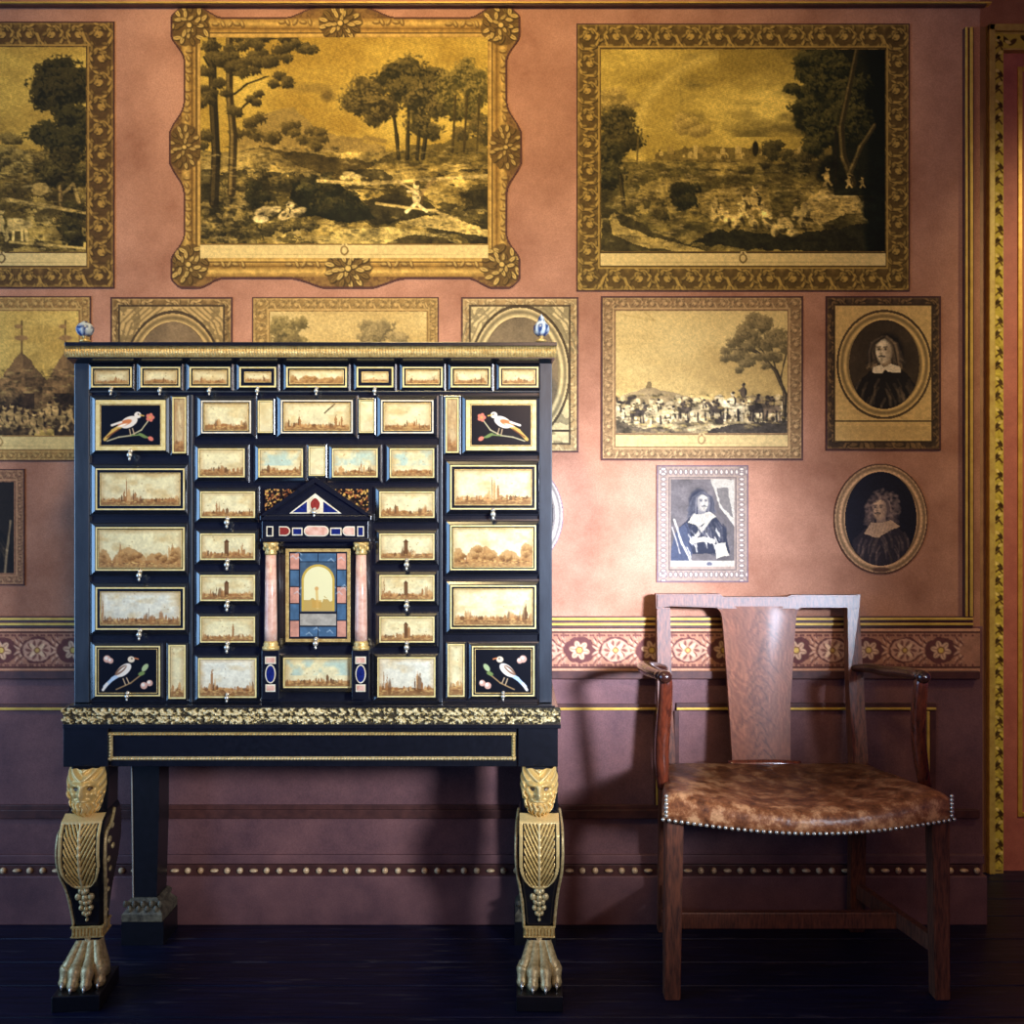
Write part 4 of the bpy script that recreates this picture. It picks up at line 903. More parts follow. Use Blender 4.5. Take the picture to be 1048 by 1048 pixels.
for a in ((203,250.5,459,488.5,'plain'),(264.5,310,459,488.5,'blue'),(340,386.5,459,488.5,'blue'),(399,444.4,459,489,'blue')): drawer(*a[:4], C(a[4]), False, (5,4,4,5), 'ivory', 1.4, 0)
for y0, y1, k1, k2, kk in ((503,530,1,0,'plain'),(546,573,1,1,'tower'),(588.5,615,1,1,'tower'),(631,657.5,1,1,'tower')):
    drawer(205, 261, y0, y1, C(kk if y0 != 631 else 'plain'), k1, (6,5,4,5), 'ivory', 1.4); drawer(388.3, 444.6, y0, y1, C(kk), k2, (6,5,4,5), 'ivory', 1.4)
drawer(203, 262.5, 673.5, 714, C('white'), True, (5,4,4,4), 'ivory', 1.4); drawer(386.3, 445.6, 672.5, 713.5, C('white'), False, (5,4,4,4), 'ivory', 1.4)
drawer(290, 359.8, 673, 704, C('blue'), False, (5,4,3,6), 'ivory', 1.5)
for y0, y1, mw, kd, kL in ((479.5,522,2.6,'plain',False),(539.5,584,.8,'hills',True),(601,644.5,2.6,'white',True)):
    drawer(98, 189, y0, y1, C(kd), kL, (7,6,4,6), 'ivory', 1.5, mw)
for y0, y1, mw, kd, kR in ((476,521.5,2.6,'plain',True),(537.5,583.5,1.0,'hills',False),(599,643.5,1.6,'plain',False)):
    drawer(460.8, 548.6, y0, y1, C(kd), kR, (6,6,4,6), 'ivory', 1.5, mw)
# --- portico in the middle
Yp = YC-.014
for a, b_ in ((271,311),(340,377)):
    A = Art(b_-a, 22, 2.6, (24,18,16), seed=int(a))
    for k in range(150): A.ell(A.rng.rand()*A.w, A.rng.rand()*22, .6+A.rng.rand()*1.3, .5+A.rng.rand()*.6, ((206,164,84),(156,92,52),(190,140,80),(90,52,34))[k % 4], A.rng.rand()*3, soft=.5)
    art_mesh('spandrel_panel', A, a, 500.5, YC-.007, M['inlay'], cab, thick=.006)
def tri(bm, p, Y0, Y1): extrude_outline(bm, [(W(x, y, Y0).x, W(x, y, Y0).z) for x, y in p], Y0, Y1)
bm = bmesh.new(); tri(bm, [(268,530),(322.5,490),(378,530)], Yp-.012, YC); obj('pediment', bm, M['ebony'], cab)
bm = bmesh.new()
for p in ([(268,530),(268,526),(322.5,488),(322.5,494)], [(322.5,494),(322.5,488),(378,526),(378,530)]): tri(bm, p, Yp-.020, YC)
box(bm, XX(266, Yp-.02), XX(380, Yp-.02), Yp-.020, YC, ZZ(532.5, Yp), ZZ(527.5, Yp), .001)
ped = obj('pediment_moulding', bm, M['ebony'], cab)
Yq = Yp-.0125
bm = bmesh.new(); tri(bm, [(296,525.5),(322.5,505),(349.5,525.5)], Yq-.001, Yq+.001); pv = obj('pediment_inlay', bm, M['ivory_white'], cab)
bm = bmesh.new(); tri(bm, [(299.5,524.3),(314,513.4),(314,524.3)], Yq-.002, Yq+.001); tri(bm, [(331,524.3),(331,513.4),(346,524.3)], Yq-.002, Yq+.001); obj('lapis_stone', bm, M['lapis'], pv)
bm = bmesh.new(); pts = []
for k in range(20):
    a = 2*math.pi*k/20; pts.append((322.5+6.2*math.sin(a)*(1 if math.cos(a) < .3 else 1-.45*(math.cos(a)-.3)), 516-8*math.cos(a)))
tri(bm, pts[::-1], Yq-.003, Yq+.001); obj('red_stone', bm, M['ivory_white'], pv)
bm = bmesh.new(); tri(bm, [(322.5+(x-322.5)*.76, 516+(y-516)*.78) for x, y in pts][::-1], Yq-.0042, Yq); obj('red_stone', bm, M['redstone'], pv)
kk = knob(323.5, 521, pv, True); kk.location.y = Yq-.004
# entablature with stones
bm = bmesh.new(); cbox(268, 377, 533, 553, YC-.022, YC, '', 0, bm=bm, out=False); cbox(266, 379, 551, 554.5, YC-.026, YC, '', 0, bm=bm, out=False)
ent = obj('entablature', bm, M['ebony'], cab); Ye = YC-.022
def stone(pts, m1_, m2, k=.74):
    bm = bmesh.new(); cx = sum(p[0] for p in pts)/len(pts); cy = sum(p[1] for p in pts)/len(pts)
    tri(bm, pts[::-1], Ye-.0015, Ye+.001); o = obj('stone_setting', bm, M[m1_], ent)
    hx = max(abs(p[0]-cx) for p in pts); hy = max(abs(p[1]-cy) for p in pts); kx = 1-1.2/hx; ky = 1-1.2/hy
    bm = bmesh.new(); tri(bm, [(cx+(x-cx)*kx, cy+(y-cy)*ky) for x, y in pts][::-1], Ye-.003, Ye); obj('inlaid_stone', bm, M[m2], o)
def R4(a, b, c, d): return [(a,c),(a,d),(b,d),(b,c)]
def OV(a, b, c, d, n=24, lf=True, rt=True):
    r = (d-c)/2; P_ = []
    for k in range(n):
        t = 2*math.pi*k/n; x = math.cos(t); y = math.sin(t)
        if x < 0: P_.append(((a+r+x*r) if lf else a, (c+d)/2+y*r))
        else: P_.append(((b-r+x*r) if rt else b, (c+d)/2+y*r))
    return P_[::-1]
stone(R4(272.6,279.6,538.5,549), 'ivory_white', 'ebony'); stone(OV(285.5,297,538.5,548.5,24,False), 'ivory_white', 'redstone')
stone(R4(299,309.5,540,548), 'ivory_white', 'lapis'); stone(OV(311,336.5,538,549), 'ivory_white', 'marble'); stone(R4(338,349.5,540,548), 'ivory_white', 'lapis')
stone(OV(350.5,363,538.5,548.5,24,True,False), 'ivory_white', 'marble'); stone(R4(365.5,372.5,538.5,549), 'ivory_white', 'lapis')
# columns and pedestals
for xc in (277.2, 369.6):
    col = None; c = W(xc, 657, YC-.020); z0 = 0
    zb, zt = ZZ(657, YC-.02)-c.z, ZZ(567.5, YC-.02)-c.z; k = (YC-.02)/F
    bm = bmesh.new(); lathe(bm, [(6.3*k, zb), (6.4*k, zb+.03), (6.0*k, zb+.10), (5.3*k, zt)], c, 24); col = obj('column', bm, M['marble'], cab, True)
    bm = bmesh.new(); lathe(bm, [(5.4*k, zt-.001), (6.2*k, zt+.004), (5.4*k, zt+.008), (6.0*k, zt+.016), (8.0*k, zt+.024), (7.6*k, zt+.027), (0, zt+.027)], c, 20)
    for i in range(8):
        a = i*math.pi/4; ball(bm, (c.x+math.cos(a)*6.6*k, c.y+math.sin(a)*6.6*k, c.z+zt+.014+.006*(i % 2)), .0035, .0035, .0055, 8)
    obj('capital', bm, M['gilt'], col, True)
    bm = bmesh.new(); lathe(bm, [(0, zb-.017), (8.6*k, zb-.017), (8.6*k, zb-.010), (7.0*k, zb-.008), (7.6*k, zb-.004), (6.6*k, zb), (6.3*k, zb+.003)], c, 24); obj('column_base', bm, M['gilt'], col, True)
    x0, x1 = xc-8.2, xc+6.2
    bm = bmesh.new(); cbox(xc-9.5, xc+8.5, 665.5, 716, YC-.030, YC, '', 0, bm=bm, out=False); pd = obj('pedestal', bm, M['ebony'], cab)
    Ye = YC-.030; ent = pd
    stone(R4(xc-6,xc+5,672,679.5), 'ivory_white', 'marble'); stone(R4(xc-5.5,xc+4.5,700.5,708), 'ivory_white', 'marble')
    P_ = [(xc-.5+5.4*math.cos(t), 689.8+9.6*math.sin(t)) for t in [2*math.pi*k_/24 for k_ in range(24)]][::-1]; stone(P_, 'ivory_white', 'lapis')
# central door with coloured tiles round an arched view
def doorart(w, h):
    A = Art(w, h, 2.6, (24,26,38), seed=88); sx = w/61.0; sy = h/90.0
    BL, PK_, GY = (70,100,128), (196,140,120), (160,154,142)
    def tl(a, b, c, d, col_):
        n = (A.noise(5, 3)-.5)*.35; m = ((A.X > a*sx) & (A.X < b*sx) & (A.Y > c*sy) & (A.Y < d*sy)); A.img = np.where(m[..., None], np.array(col_)*(1+n[..., None]), A.img)
    for i in range(5):
        for a, b in ((1,10),(51,60)): tl(a, b, 1.5+i*17.6, 18+i*17.6, PK_ if i % 2 == 0 else BL)
    tl(11.5, 30, 1.5, 9.5, BL); tl(31, 49.5, 1.5, 9.5, BL); tl(11.5, 49.5, 10.5, 62, (66,86,104)); tl(11.5, 49.5, 64.5, 76.5, GY); tl(11.5, 30, 78, 88, BL); tl(31, 49.5, 78, 88, BL)
    for k in range(16): x = A.rng.rand()*60*sx; y = (A.rng.choice([5, 40, 83])+A.rng.rand()*8-4)*sy; A.line([(x,y),(x+3,y-2),(x+6,y+1)], .8, (190,206,214), .55)
    def arch(k, c, a=1): 
        m = ((np.abs(A.X-30.5*sx) < k) & (A.Y > 30*sy) & (A.Y < 61.5*sy)) | (np.hypot(A.X-30.5*sx, A.Y-30*sy) < k); A.mix(m.astype(float), c, a)
    arch(17, (190,160,72)); arch(14.6, (226,220,170))
    m = ((np.abs(A.X-30.5*sx) < 14.6) & (A.Y > 50*sy+(A.noise(6, 3)-.5)*12) & (A.Y < 61.5*sy)).astype(float); A.mix(m, (176,140,66), .8); A.line([(30*sx,58*sy),(29*sx,40*sy)], 2.4, (214,180,110), .9); A.ell(29*sx, 38*sy, 2, 2, (206,160,96)); A.rect(24*sx, 50*sy, 34*sx, 58*sy, (196,150,70), .6)
    return A
dd = drawer(292.5, 358.6, 561.5, 657, doorart, False, (4,3,3,4), 'gilt', 3.2, 0, 'door'); knob(323.5, 654, dd)
# finials
def finial(px, kind):
    c = W(px, 350, 2.24)
    bm = bmesh.new(); lathe(bm, [(0, 0), (.012, 0), (.012, .004), (.005, .007), (.0045, .011), (.009, .014)], c, 16); f = obj('finial', bm, M['gilt'], cab, True)
    A_ = [(.009, .013), (.016, .018), (.0195, .026), (.0195, .032), (.015, .040), (.008, .044), (.004, .047), (0, .047)] if kind == 0 else [(.009, .013), (.016, .019), (.019, .027), (.018, .036), (.012, .043), (.008, .049), (.006, .056), (0, .064)]
    bm = bmesh.new(); lathe(bm, A_, c, 20); me = bpy.data.meshes.new('porcelain_ball'); bm.to_mesh(me); bm.free()
    co = np.array([v.co[:] for v in me.vertices]); rg = np.random.RandomState(px)
    cols = np.where((np.sin(co[:, 0]*420)+np.sin(co[:, 2]*330+1)+rg.rand(len(co))*1.2 > .5)[:, None], (40,70,130), (206,222,232)).astype(float)
    paint_attr(me, cols)
    for p in me.polygons: p.use_smooth = True
    link('porcelain_ball', me, M['inlay'], f)
finial(87, 0); finial(554, 1)
rebase(cab, (XX(321, 2.35), 2.35, ZZ(719, YC)))
# ------------------------------------------------------------ stand
YS = 2.165
st = thing('cabinet_stand', 'black stand with gilded bearded-head paw legs that carries the drawer cabinet', 'stand')
zc = ZZ(719, YC)
bm = bmesh.new()
box(bm, XX(70, YS), XX(568, YS), YS, 2.505, ZZ(724.5, YS), zc, .001)
box(bm, XX(66, YS+.01), XX(571, YS+.01), YS+.004, 2.51, ZZ(741, YS), ZZ(724, YS))
box(bm, XX(64, YS-.008), XX(574, YS-.008), YS-.008, 2.512, ZZ(745, YS), ZZ(740.5, YS), .001)
box(bm, XX(112, YS), XX(529, YS), YS+.004, 2.50, ZZ(785, YS), ZZ(744.5, YS), .001)
for a, b_ in ((64.5,110.5),(530.5,571)):
    box(bm, XX(a, YS-.004), XX(b_, YS-.004), YS-.004, YS+.10, ZZ(784.5, YS), ZZ(744.5, YS), .0015)
    box(bm, XX(a, YS), XX(b_, YS), 2.40, 2.505, ZZ(785, YS), ZZ(744.5, YS), .0015)
box(bm, XX(66, YS), XX(80, YS), YS+.1, 2.40, ZZ(784, YS), ZZ(744.5, YS)); box(bm, XX(556, YS), XX(570, YS), YS+.1, 2.40, ZZ(784, YS), ZZ(744.5, YS))
obj('apron', bm, M['ebony'], st)
# carved acanthus band
A = Art(509, 16, 2.0, (30,26,20), seed=51)
A.img[:] = (236,222,178)
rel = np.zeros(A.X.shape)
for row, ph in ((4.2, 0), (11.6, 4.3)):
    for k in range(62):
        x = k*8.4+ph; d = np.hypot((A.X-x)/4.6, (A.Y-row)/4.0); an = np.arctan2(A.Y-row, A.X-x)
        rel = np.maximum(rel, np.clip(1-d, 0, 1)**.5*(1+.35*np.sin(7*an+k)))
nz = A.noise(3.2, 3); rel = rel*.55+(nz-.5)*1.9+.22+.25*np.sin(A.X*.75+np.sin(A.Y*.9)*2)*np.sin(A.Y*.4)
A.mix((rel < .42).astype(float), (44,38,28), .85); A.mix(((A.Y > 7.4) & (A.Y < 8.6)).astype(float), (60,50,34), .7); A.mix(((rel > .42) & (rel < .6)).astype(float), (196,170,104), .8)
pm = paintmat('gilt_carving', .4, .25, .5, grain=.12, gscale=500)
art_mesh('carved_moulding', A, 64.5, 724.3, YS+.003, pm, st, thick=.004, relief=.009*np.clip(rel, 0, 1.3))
# beaded rectangle on the apron
ripple('bead_moulding', 111.5, 528, 749.3, 752.8, YS+.003, M['gilt'], 3.2, .0012, st); ripple('bead_moulding', 111.5, 528, 774.3, 778.2, YS+.003, M['gilt_pale'], 3.2, .0012, st)
ripple('bead_moulding', 111.5, 115.5, 750, 778, YS+.0025, M['gilt_pale'], 3.2, .0012, st, vert=True); ripple('bead_moulding', 523.5, 527.5, 750, 778, YS+.0025, M['gilt'], 3.2, .0012, st, vert=True)
def grid_mesh(nm, nu, nv, fn, mt, par, maskf=None, colf=None):
    """fn(u,v)->(x,y,z) with u in -1..1, v 0..1 from top; closed at the back by the leg it sits on"""
    vs = []; cs = []; ok = []
    for j in range(nv+1):
        for i in range(nu+1):
            u = -1+2*i/nu; v = j/nv; vs.append(fn(u, v)); ok.append(maskf(u, v) if maskf else True)
            cs.append(colf(u, v) if colf else (0,0,0))
    fs = []
    for j in range(nv):
        for i in range(nu):
            a = j*(nu+1)+i; q = (a, a+nu+1, a+nu+2, a+1)
            if all(ok[k] for k in q): fs.append(q)
    me = bpy.data.meshes.new(nm); me.from_pydata(vs, [], fs)
    if colf: paint_attr(me, np.array(cs, float))
    for p in me.polygons: p.use_smooth = True
    return link(nm, me, mt, par)
def G(x, m, s_): return math.exp(-((x-m)/s_)**2)
headm = paintmat('gilt_head', .38, .3, .5, grain=.1, gscale=300)
def gleg(X, rot):
    """gilded leg, built round its own axis: local x across, -y forward"""
    T = Matrix.Translation((X, 2.165, 0)) @ Matrix.Rotation(rot, 4, 'Z')
    z = lambda py: ZZ(py, 2.15)
    # ebony core: (py, half width, front y, back y)
    S = [(784,.040,.010,.085),(800,.042,.006,.085),(832,.041,.002,.085),(838,.046,-.030,.088),(850,.048,-.048,.09),(870,.048,-.052,.085),(890,.045,-.044,.075),(906,.040,-.024,.066),(925,.035,-.006,.058),(945,.031,.004,.054),(952,.030,.006,.054),(966,.030,.004,.056)]
    bm = bmesh.new(); rings = []
    for py, hw, yf, yb in S:
        zz = z(py); r = []
        for a, b_ in ((-1,1),(-1,.0),(-.92,-.0),(-.8,-1),(0,-1.0),(.8,-1),(.92,0),(1,0),(1,1)):
            yy = yf if b_ < 0 else (yf+.008 if b_ == 0 else yb)
            r.append((a*hw, yy, zz))
        rings.append(r)
    loft(bm, rings); fixn(bm)
    leg = obj('leg', bm, M['ebony_leg'], st); leg.matrix_local = T
    # bearded head
    z0, z1 = z(786.5), z(836)
    def disp(u, v):
        au = abs(u); r = .0
        r += .013*G(u, 0, .10)*(G(v, .50, .12)+.45*G(v, .36, .12)) # nose
        r += .006*G(v, .30, .05)*G(au, .26, .2)                    # brows
        r -= .009*G(v, .39, .05)*G(au, .28, .13); r += .0045*G(v, .395, .025)*G(au, .28, .08)
        r += .004*G(v, .5, .1)*G(au, .38, .14)                     # cheeks
        r += .006*G(v, .62, .03)*G(au, .16, .15)                   # moustache
        r -= .006*G(v, .67, .018)*G(u, 0, .16); r += .003*G(v, .70, .02)*G(u, 0, .12)
        if v > .68 or (au > .5 and v > .45): r += .0035*math.sin(u*26+math.sin(v*30)*1.3)+.002
        if v < .22 or au > .62: r += .0035*math.sin(v*34+au*14)+.003
        r += .010*G(v, .82, .14)*G(u, 0, .5)
        return r
    def fn(u, v):
        a = u*1.45; w = .041*(.80+.2*math.sin(math.pi*min(1, v*1.25+.12)))*(1 if v < .7 else 1-.45*((v-.7)/.3)**1.6)
        dpt = .046*math.sin(math.pi*(.10+.84*v))**.45
        d = disp(u, v); return (w*math.sin(a)*(1+d*6), .010-dpt*math.cos(a)-d*1.3*math.cos(a*.7), z0+(z1-z0)*v)
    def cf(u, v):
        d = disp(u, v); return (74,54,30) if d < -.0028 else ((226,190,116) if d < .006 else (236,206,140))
    grid_mesh('bearded_head', 70, 80, fn, headm, leg, None, cf)
    # leaf shield
    z0, z1 = z(833), z(908)
    def yf_at(zz):
        for (p0, _, f0, _), (p1, _, f1, _) in zip(S, S[1:]):
            if z(p0) >= zz >= z(p1): t = (z(p0)-zz)/(z(p0)-z(p1)); return f0+(f1-f0)*t
        return 0
    def outl(v): return 1.0 if v < .58 else math.sqrt(max(0, 1-((v-.58)/.42)**2))
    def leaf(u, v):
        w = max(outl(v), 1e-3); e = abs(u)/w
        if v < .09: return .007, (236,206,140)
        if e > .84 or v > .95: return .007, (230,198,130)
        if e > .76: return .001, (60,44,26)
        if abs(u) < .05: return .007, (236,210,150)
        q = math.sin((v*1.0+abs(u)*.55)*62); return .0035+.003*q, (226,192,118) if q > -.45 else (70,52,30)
    def fn2(u, v):
        zz = z0+(z1-z0)*v; w = .043; return (w*u, yf_at(zz)-leaf(u, v)[0]-.001+.004*u*u, zz)
    grid_mesh('leaf_shield', 56, 90, fn2, headm, leg, lambda u, v: abs(u) <= outl(v)+.02, lambda u, v: leaf(u, v)[1])
    # husks
    bm = bmesh.new()
    for py, s_, wd in ((912,.010,.5),(919,.012,1),(925,.010,.7),(932,.009,1),(938,.008,.6),(944,.006,.0)):
        zz = z(py); yy = yf_at(zz)
        for sx in (-1, 0, 1):
            if wd == 0 and sx: continue
            ball(bm, (sx*s_*1.15*max(wd, .1), yy-.003, zz+(.003 if sx else 0)), s_*.62, .006, s_*.7, 10)
    obj('husk_drop', bm, M['gilt_pale'], leg, True)
    # side scrolls down each flank
    for sx in (-1, 1):
        bm = bmesh.new(); pts = [(sx*.045, .045, z(836)), (sx*.049, .008, z(846)), (sx*.0495, -.030, z(852)), (sx*.050, -.040, z(872)), (sx*.047, -.028, z(893)), (sx*.041, -.006, z(912)), (sx*.036, .010, z(935)), (sx*.033, .02, z(956))]
        tube(bm, smoothpts(pts, 5), .0042, 8)
        for k, (yy, py, r) in enumerate(((.02,850,.010),(.0,862,.012),(.025,872,.010),(.0,882,.011),(.02,895,.009),(.005,906,.009),(.022,917,.008),(.012,928,.008),(.028,940,.007))):
            hw = .048-.0175*max(0, (py-870)/85); ball(bm, (sx*hw, yy, z(py)), .004, r, r*.7, 8)
        obj('side_scroll', bm, M['gilt_pale'], leg, True)
    # ribbed ankle band
    bm = bmesh.new(); zb, zt = z(963), z(951)
    box(bm, -.033, .033, .001, .058, zb, zt, .002); box(bm, -.035, .035, -.001, .060, zt-.005, zt, .001); box(bm, -.035, .035, -.001, .060, zb, zb+.004, .001)
    for k in range(9): box(bm, -.031+k*.0072, -.0265+k*.0072, -.002, .002, zb+.004, zt-.005, .0008)
    obj('ankle_band', bm, M['gilt'], leg)
    # paw
    bm = bmesh.new(); za = z(962)
    loft(bm, [[(.030*math.cos(a)*k1, .030+.027*math.sin(a)*k2, zz) for a in [2*math.pi*i/16 for i in range(16)]] for k1, k2, zz in ((.92,1,za),(.9,1,za-.02),(1.05,1.15,.085),(1.3,1.4,.055),(1.35,1.4,.034))])
    fixn(bm)
    for k, (dx, fy) in enumerate(((-.034,-.028),(-.0125,-.046),(.0125,-.046),(.034,-.028))):
        pts = smoothpts([(dx*.45, .018, za-.008), (dx*.62, .004, .105), (dx*.88, -.012+fy*.2, .082), (dx, fy*.72, .072), (dx*1.08, fy, .055), (dx*1.1, fy-.006, .040)], 4)
        nn = len(pts); rad = [(.0085+.003*math.sin(math.pi*i/nn)+.0042*G(i/nn, .62, .1)+.003*G(i/nn, .9, .08)) for i in range(nn)]
        tube(bm, pts, rad, 12); ball(bm, (dx*1.1, fy-.003, .044), .0118, .014, .011, 12)
        ball(bm, (dx*.98, fy*.6, .078), .0125, .012, .010, 12)
    pw = obj('paw', bm, M['gilt_pale'], leg, True)
    for dx, fy in ((-.0374,-.028),(-.01375,-.046),(.01375,-.046),(.0374,-.028)):
        bm = bmesh.new(); tube(bm, [(dx, fy-.012, .047), (dx, fy-.020, .041), (dx, fy-.021, .0345)], [.0045, .0035, .0008], 8); obj('claw', bm, M['silver'], leg, True)
    bm = bmesh.new(); box(bm, -.050, .050, -.074, .065, 0, .034, .002); obj('foot_block', bm, M['ebony_leg'], leg)
gleg(-.938, .10); gleg(.060, -.02)
for X, x0, x1 in ((0, 133.5, 163), (1, 533, 562)):
    Yk2 = 2.43; bm = bmesh.new(); a, b_ = XX(x0, Yk2), XX(x1, Yk2); c = (a+b_)/2; h = (b_-a)/2
    zt, zb = ZZ(785, YS), ZZ(918, Yk2)
    loft(bm, [[(c-h*k, Yk2, z_), (c+h*k, Yk2, z_), (c+h*k, Yk2+.07, z_), (c-h*k, Yk2+.07, z_)] for k, z_ in ((1, zt), (.98, (zt+zb)/2), (.82, zb))]); fixn(bm)
    box(bm, c-h*1.45, c+h*1.45, Yk2-.016, Yk2+.085, 0, ZZ(940, Yk2))
    lg = obj('leg', bm, M['ebony_leg'], st)
    bm = bmesh.new(); loft(bm, [[(c-q, Yk2-e, z_), (c+q, Yk2-e, z_), (c+q, Yk2+.07+e, z_), (c-q, Yk2+.07+e, z_)] for q, e, z_ in ((h*.9, .004, zb), (h*1.1, .012, zb-.008), (h*1.05, .008, zb-.02), (h*1.4, .02, zb-.036), (h*1.4, .02, ZZ(940, Yk2)))]); fixn(bm)
    for k in range(9):
        ball(bm, (c-h*1.2+h*2.4*k/8, Yk2-.014, zb-.012-.012*(k % 2)), .006, .006, .009, 8)
    obj('carved_foot', bm, mat('dark_gilt', (120,112,90), .5, .2, col2=(60,54,44), scale=60), lg)
    bm = bmesh.new(); tube(bm, [(c-h*.93, Yk2-.001, zt), (c-h*.8, Yk2-.001, zb)], .0018, 6); obj('gilt_line', bm, M['silver'], lg)
rebase(st, (-.44, 2.33, 0))

# ------------------------------------------------------------ armchair
ch = thing('armchair', 'mahogany open armchair with solid splat and worn brown leather seat, against the wall', 'armchair')
Yb0, Yb1 = 2.43, 2.495        # back at seat and at top
def yb(z): return Yb0+(Yb1-Yb0)*max(0, min(1, (z-.44)/.43))
def P2(px, py, Yg=None):
    Y = 2.46
    for _ in range(4): Y = yb(ZZ(py, Y))
    return W(px, py, Y)
def slab(nm, pts, th, par, bev=.003):
    """outline in photo pixels on the raked back plane, th thick"""
    bm = bmesh.new(); f = [P2(*p) for p in pts]
    a = [bm.verts.new(p) for p in f]; b_ = [bm.verts.new((p.x, p.y+th, p.z)) for p in f]; n = len(f)
    bm.faces.new(a); bm.faces.new(b_[::-1])
    for i in range(n): bm.faces.new((a[i], b_[i], b_[(i+1) % n], a[(i+1) % n]))
    fixn(bm); es = [e for e in bm.edges if abs((e.verts[0].co-e.verts[1].co).y) < th*.6 or len(f) == 4]
    if bev: bmesh.ops.bevel(bm, geom=es, offset=bev, segments=2, affect='EDGES')
    return obj(nm, bm, M['wood'], par)
slab('back_post', [(672.5,622),(686,622),(687.5,700),(691.5,782),(691.5,800),(673,800),(674,782),(673,700)], .032, ch)
slab('back_post', [(867.5,622),(879.5,622),(884,700),(888.5,778),(889,800),(873,800),(872,778),(869,700)], .032, ch)
# crest: straight top, thin over the openings, deepening to the splat
cr = [(671.5,608),(737,608),(741,611),(806,611),(811,609),(881,609),(880,623),(868,622),(820,622),(816,624),(740,624),(732,622),(686.5,620.5),(672,623)]
slab('crest_rail', cr, .034, ch)
sp_ = [(730,621),(738,622),(742,622),(813,622),(822,621),(816,624.5),(814,632),(812.5,660),(811,700),(810.5,745),(810,779),(749,779),(748,745),(745,700),(741,660),(738,632),(736,625)]
def splat_art():
    A = Art(92, 160, 1.6, (150,92,66), seed=91)
    q_ = A.Y+np.abs(A.X-44+(A.noise(40, 2)-.5)*30)**1.5*.30*(1+.4*np.sin(A.Y*.035))+(A.noise(34, 5)-.5)*60
    v = np.sin(q_*.62)*.7*A.noise(20, 3)*1.4+(A.noise(60, 3, .4, 1)-.5)*1.2
    A.img = np.array((96,52,36))*(1-(.5+.5*v)[..., None]*.6)+np.array((160,102,70))*((.5+.5*v)[..., None]*.6)
    for k in range(17):
        y0 = 6+k*9.5; hw = 9+5*math.sin(k*1.3)+3*(k % 3); cx_ = 46+4*math.sin(k*.5); pts = [(cx_+hw*t, y0+abs(t)**1.5*16-1.5*A.rng.rand()) for t in np.linspace(-1, 1, 13)]
        A.line(pts, 1.1, (70,38,28), .55)
    A.img *= (1+(A.noise(3, 2, .5, 4)-.5)*.35)[..., None]
    return A
SA = splat_art(); wp = paintmat('figured_wood', .5, spec=.3, coat=.04, grain=.15, gscale=500)
def curve_l(y):  # left and right edge of the splat at pixel row y
    t = (y-620)/160.0
    fl = 10*math.exp(-(y-620)/3.2)
    return 738+12*t**.8-fl, 816-6.5*min(1, t*1.6)+fl
bm = bmesh.new(); nI, nJ = 40, 80; rows = []; cols = []
for j in range(nJ+1):
    y_ = 620.5+159*(j/nJ); l_, r_ = curve_l(y_); row = []
    for i in range(nI+1):
        x_ = l_+(r_-l_)*i/nI; p = P2(x_, y_); p.y += .004-.006*math.sin(math.pi*i/nI); row.append(bm.verts.new(p))
        u = int((x_-732)/92*(SA.nx-1)); v = int((y_-620)/160*(SA.ny-1)); cols.append(SA.img[max(0, min(SA.ny-1, v)), max(0, min(SA.nx-1, u))])
    rows.append(row)
for j in range(nJ):
    for i in range(nI): bm.faces.new((rows[j][i], rows[j+1][i], rows[j+1][i+1], rows[j][i+1]))
fr = [v for r in rows for v in r]; bk = [[bm.verts.new((v.co.x, v.co.y+.014, v.co.z)) for v in (r[0], r[-1])] for r in rows]
cols += [cols[0]]*(2*(nJ+1))
for j in range(nJ):
    bm.faces.new((rows[j][0], bk[j][0], bk[j+1][0], rows[j+1][0])); bm.faces.new((rows[j][-1], rows[j+1][-1], bk[j+1][1], bk[j][1])); bm.faces.new((bk[j][0], bk[j][1], bk[j+1][1], bk[j+1][0]))
me = bpy.data.meshes.new('splat'); bm.to_mesh(me); bm.free(); paint_attr(me, np.array(cols)); link('splat', me, wp, ch)
bm = bmesh.new(); tube(bm, smoothpts([P2(745,782)+Vector((0,-.006,.002)), P2(765,780)+Vector((0,-.014,0)), P2(782,779.5)+Vector((0,-.016,0)), P2(800,780)+Vector((0,-.014,0)), P2(818,782)+Vector((0,-.006,0))], 5), .0095, 10, flat=1)
box(bm, P2(747,784).x, P2(815,784).x, Yb0-.006, Yb0+.02, .40, .438); obj('splat_shoe', bm, M['wood_dark'], ch, True)
# seat
def seat_pt(u, v, top=True):
    """u 0..1 left-right, v 0..1 back-front"""
    xb0, xb1 = XX(683, 2.40), XX(889, 2.40); xf0, xf1 = XX(680, 2.125), XX(974, 2.125)
    x0_ = xb0+(xf0-xb0)*v; x1_ = xb1+(xf1-xb1)*v
    y = 2.425+(2.125-2.425)*v-.055*math.sin(math.pi*u)*v**2
    return x0_+(x1_-x0_)*u, y
bm = bmesh.new(); nu, nv = 48, 36; top = []
def ztop(u, v):
    e_ = min(u, 1-u); s_ = math.sin(math.pi*u)
    return .452+.012*v-.027*s_*v-.016*s_*math.sin(math.pi*v)-.012*math.exp(-e_*45)-.013*math.exp(-(1-v)*26)-.008*math.exp(-v*30)
for j in range(nv+1):
    r = []
    for i in range(nu+1):
        u, v = i/nu, j/nv; x_, y_ = seat_pt(u, v); z_ = ztop(u, v)+.0018*math.sin(x_*60+y_*23)*math.sin(y_*48); r.append(bm.verts.new((x_, y_, z_)))
    top.append(r)
for j in range(nv):
    for i in range(nu): bm.faces.new((top[j][i], top[j+1][i], top[j+1][i+1], top[j][i+1]))
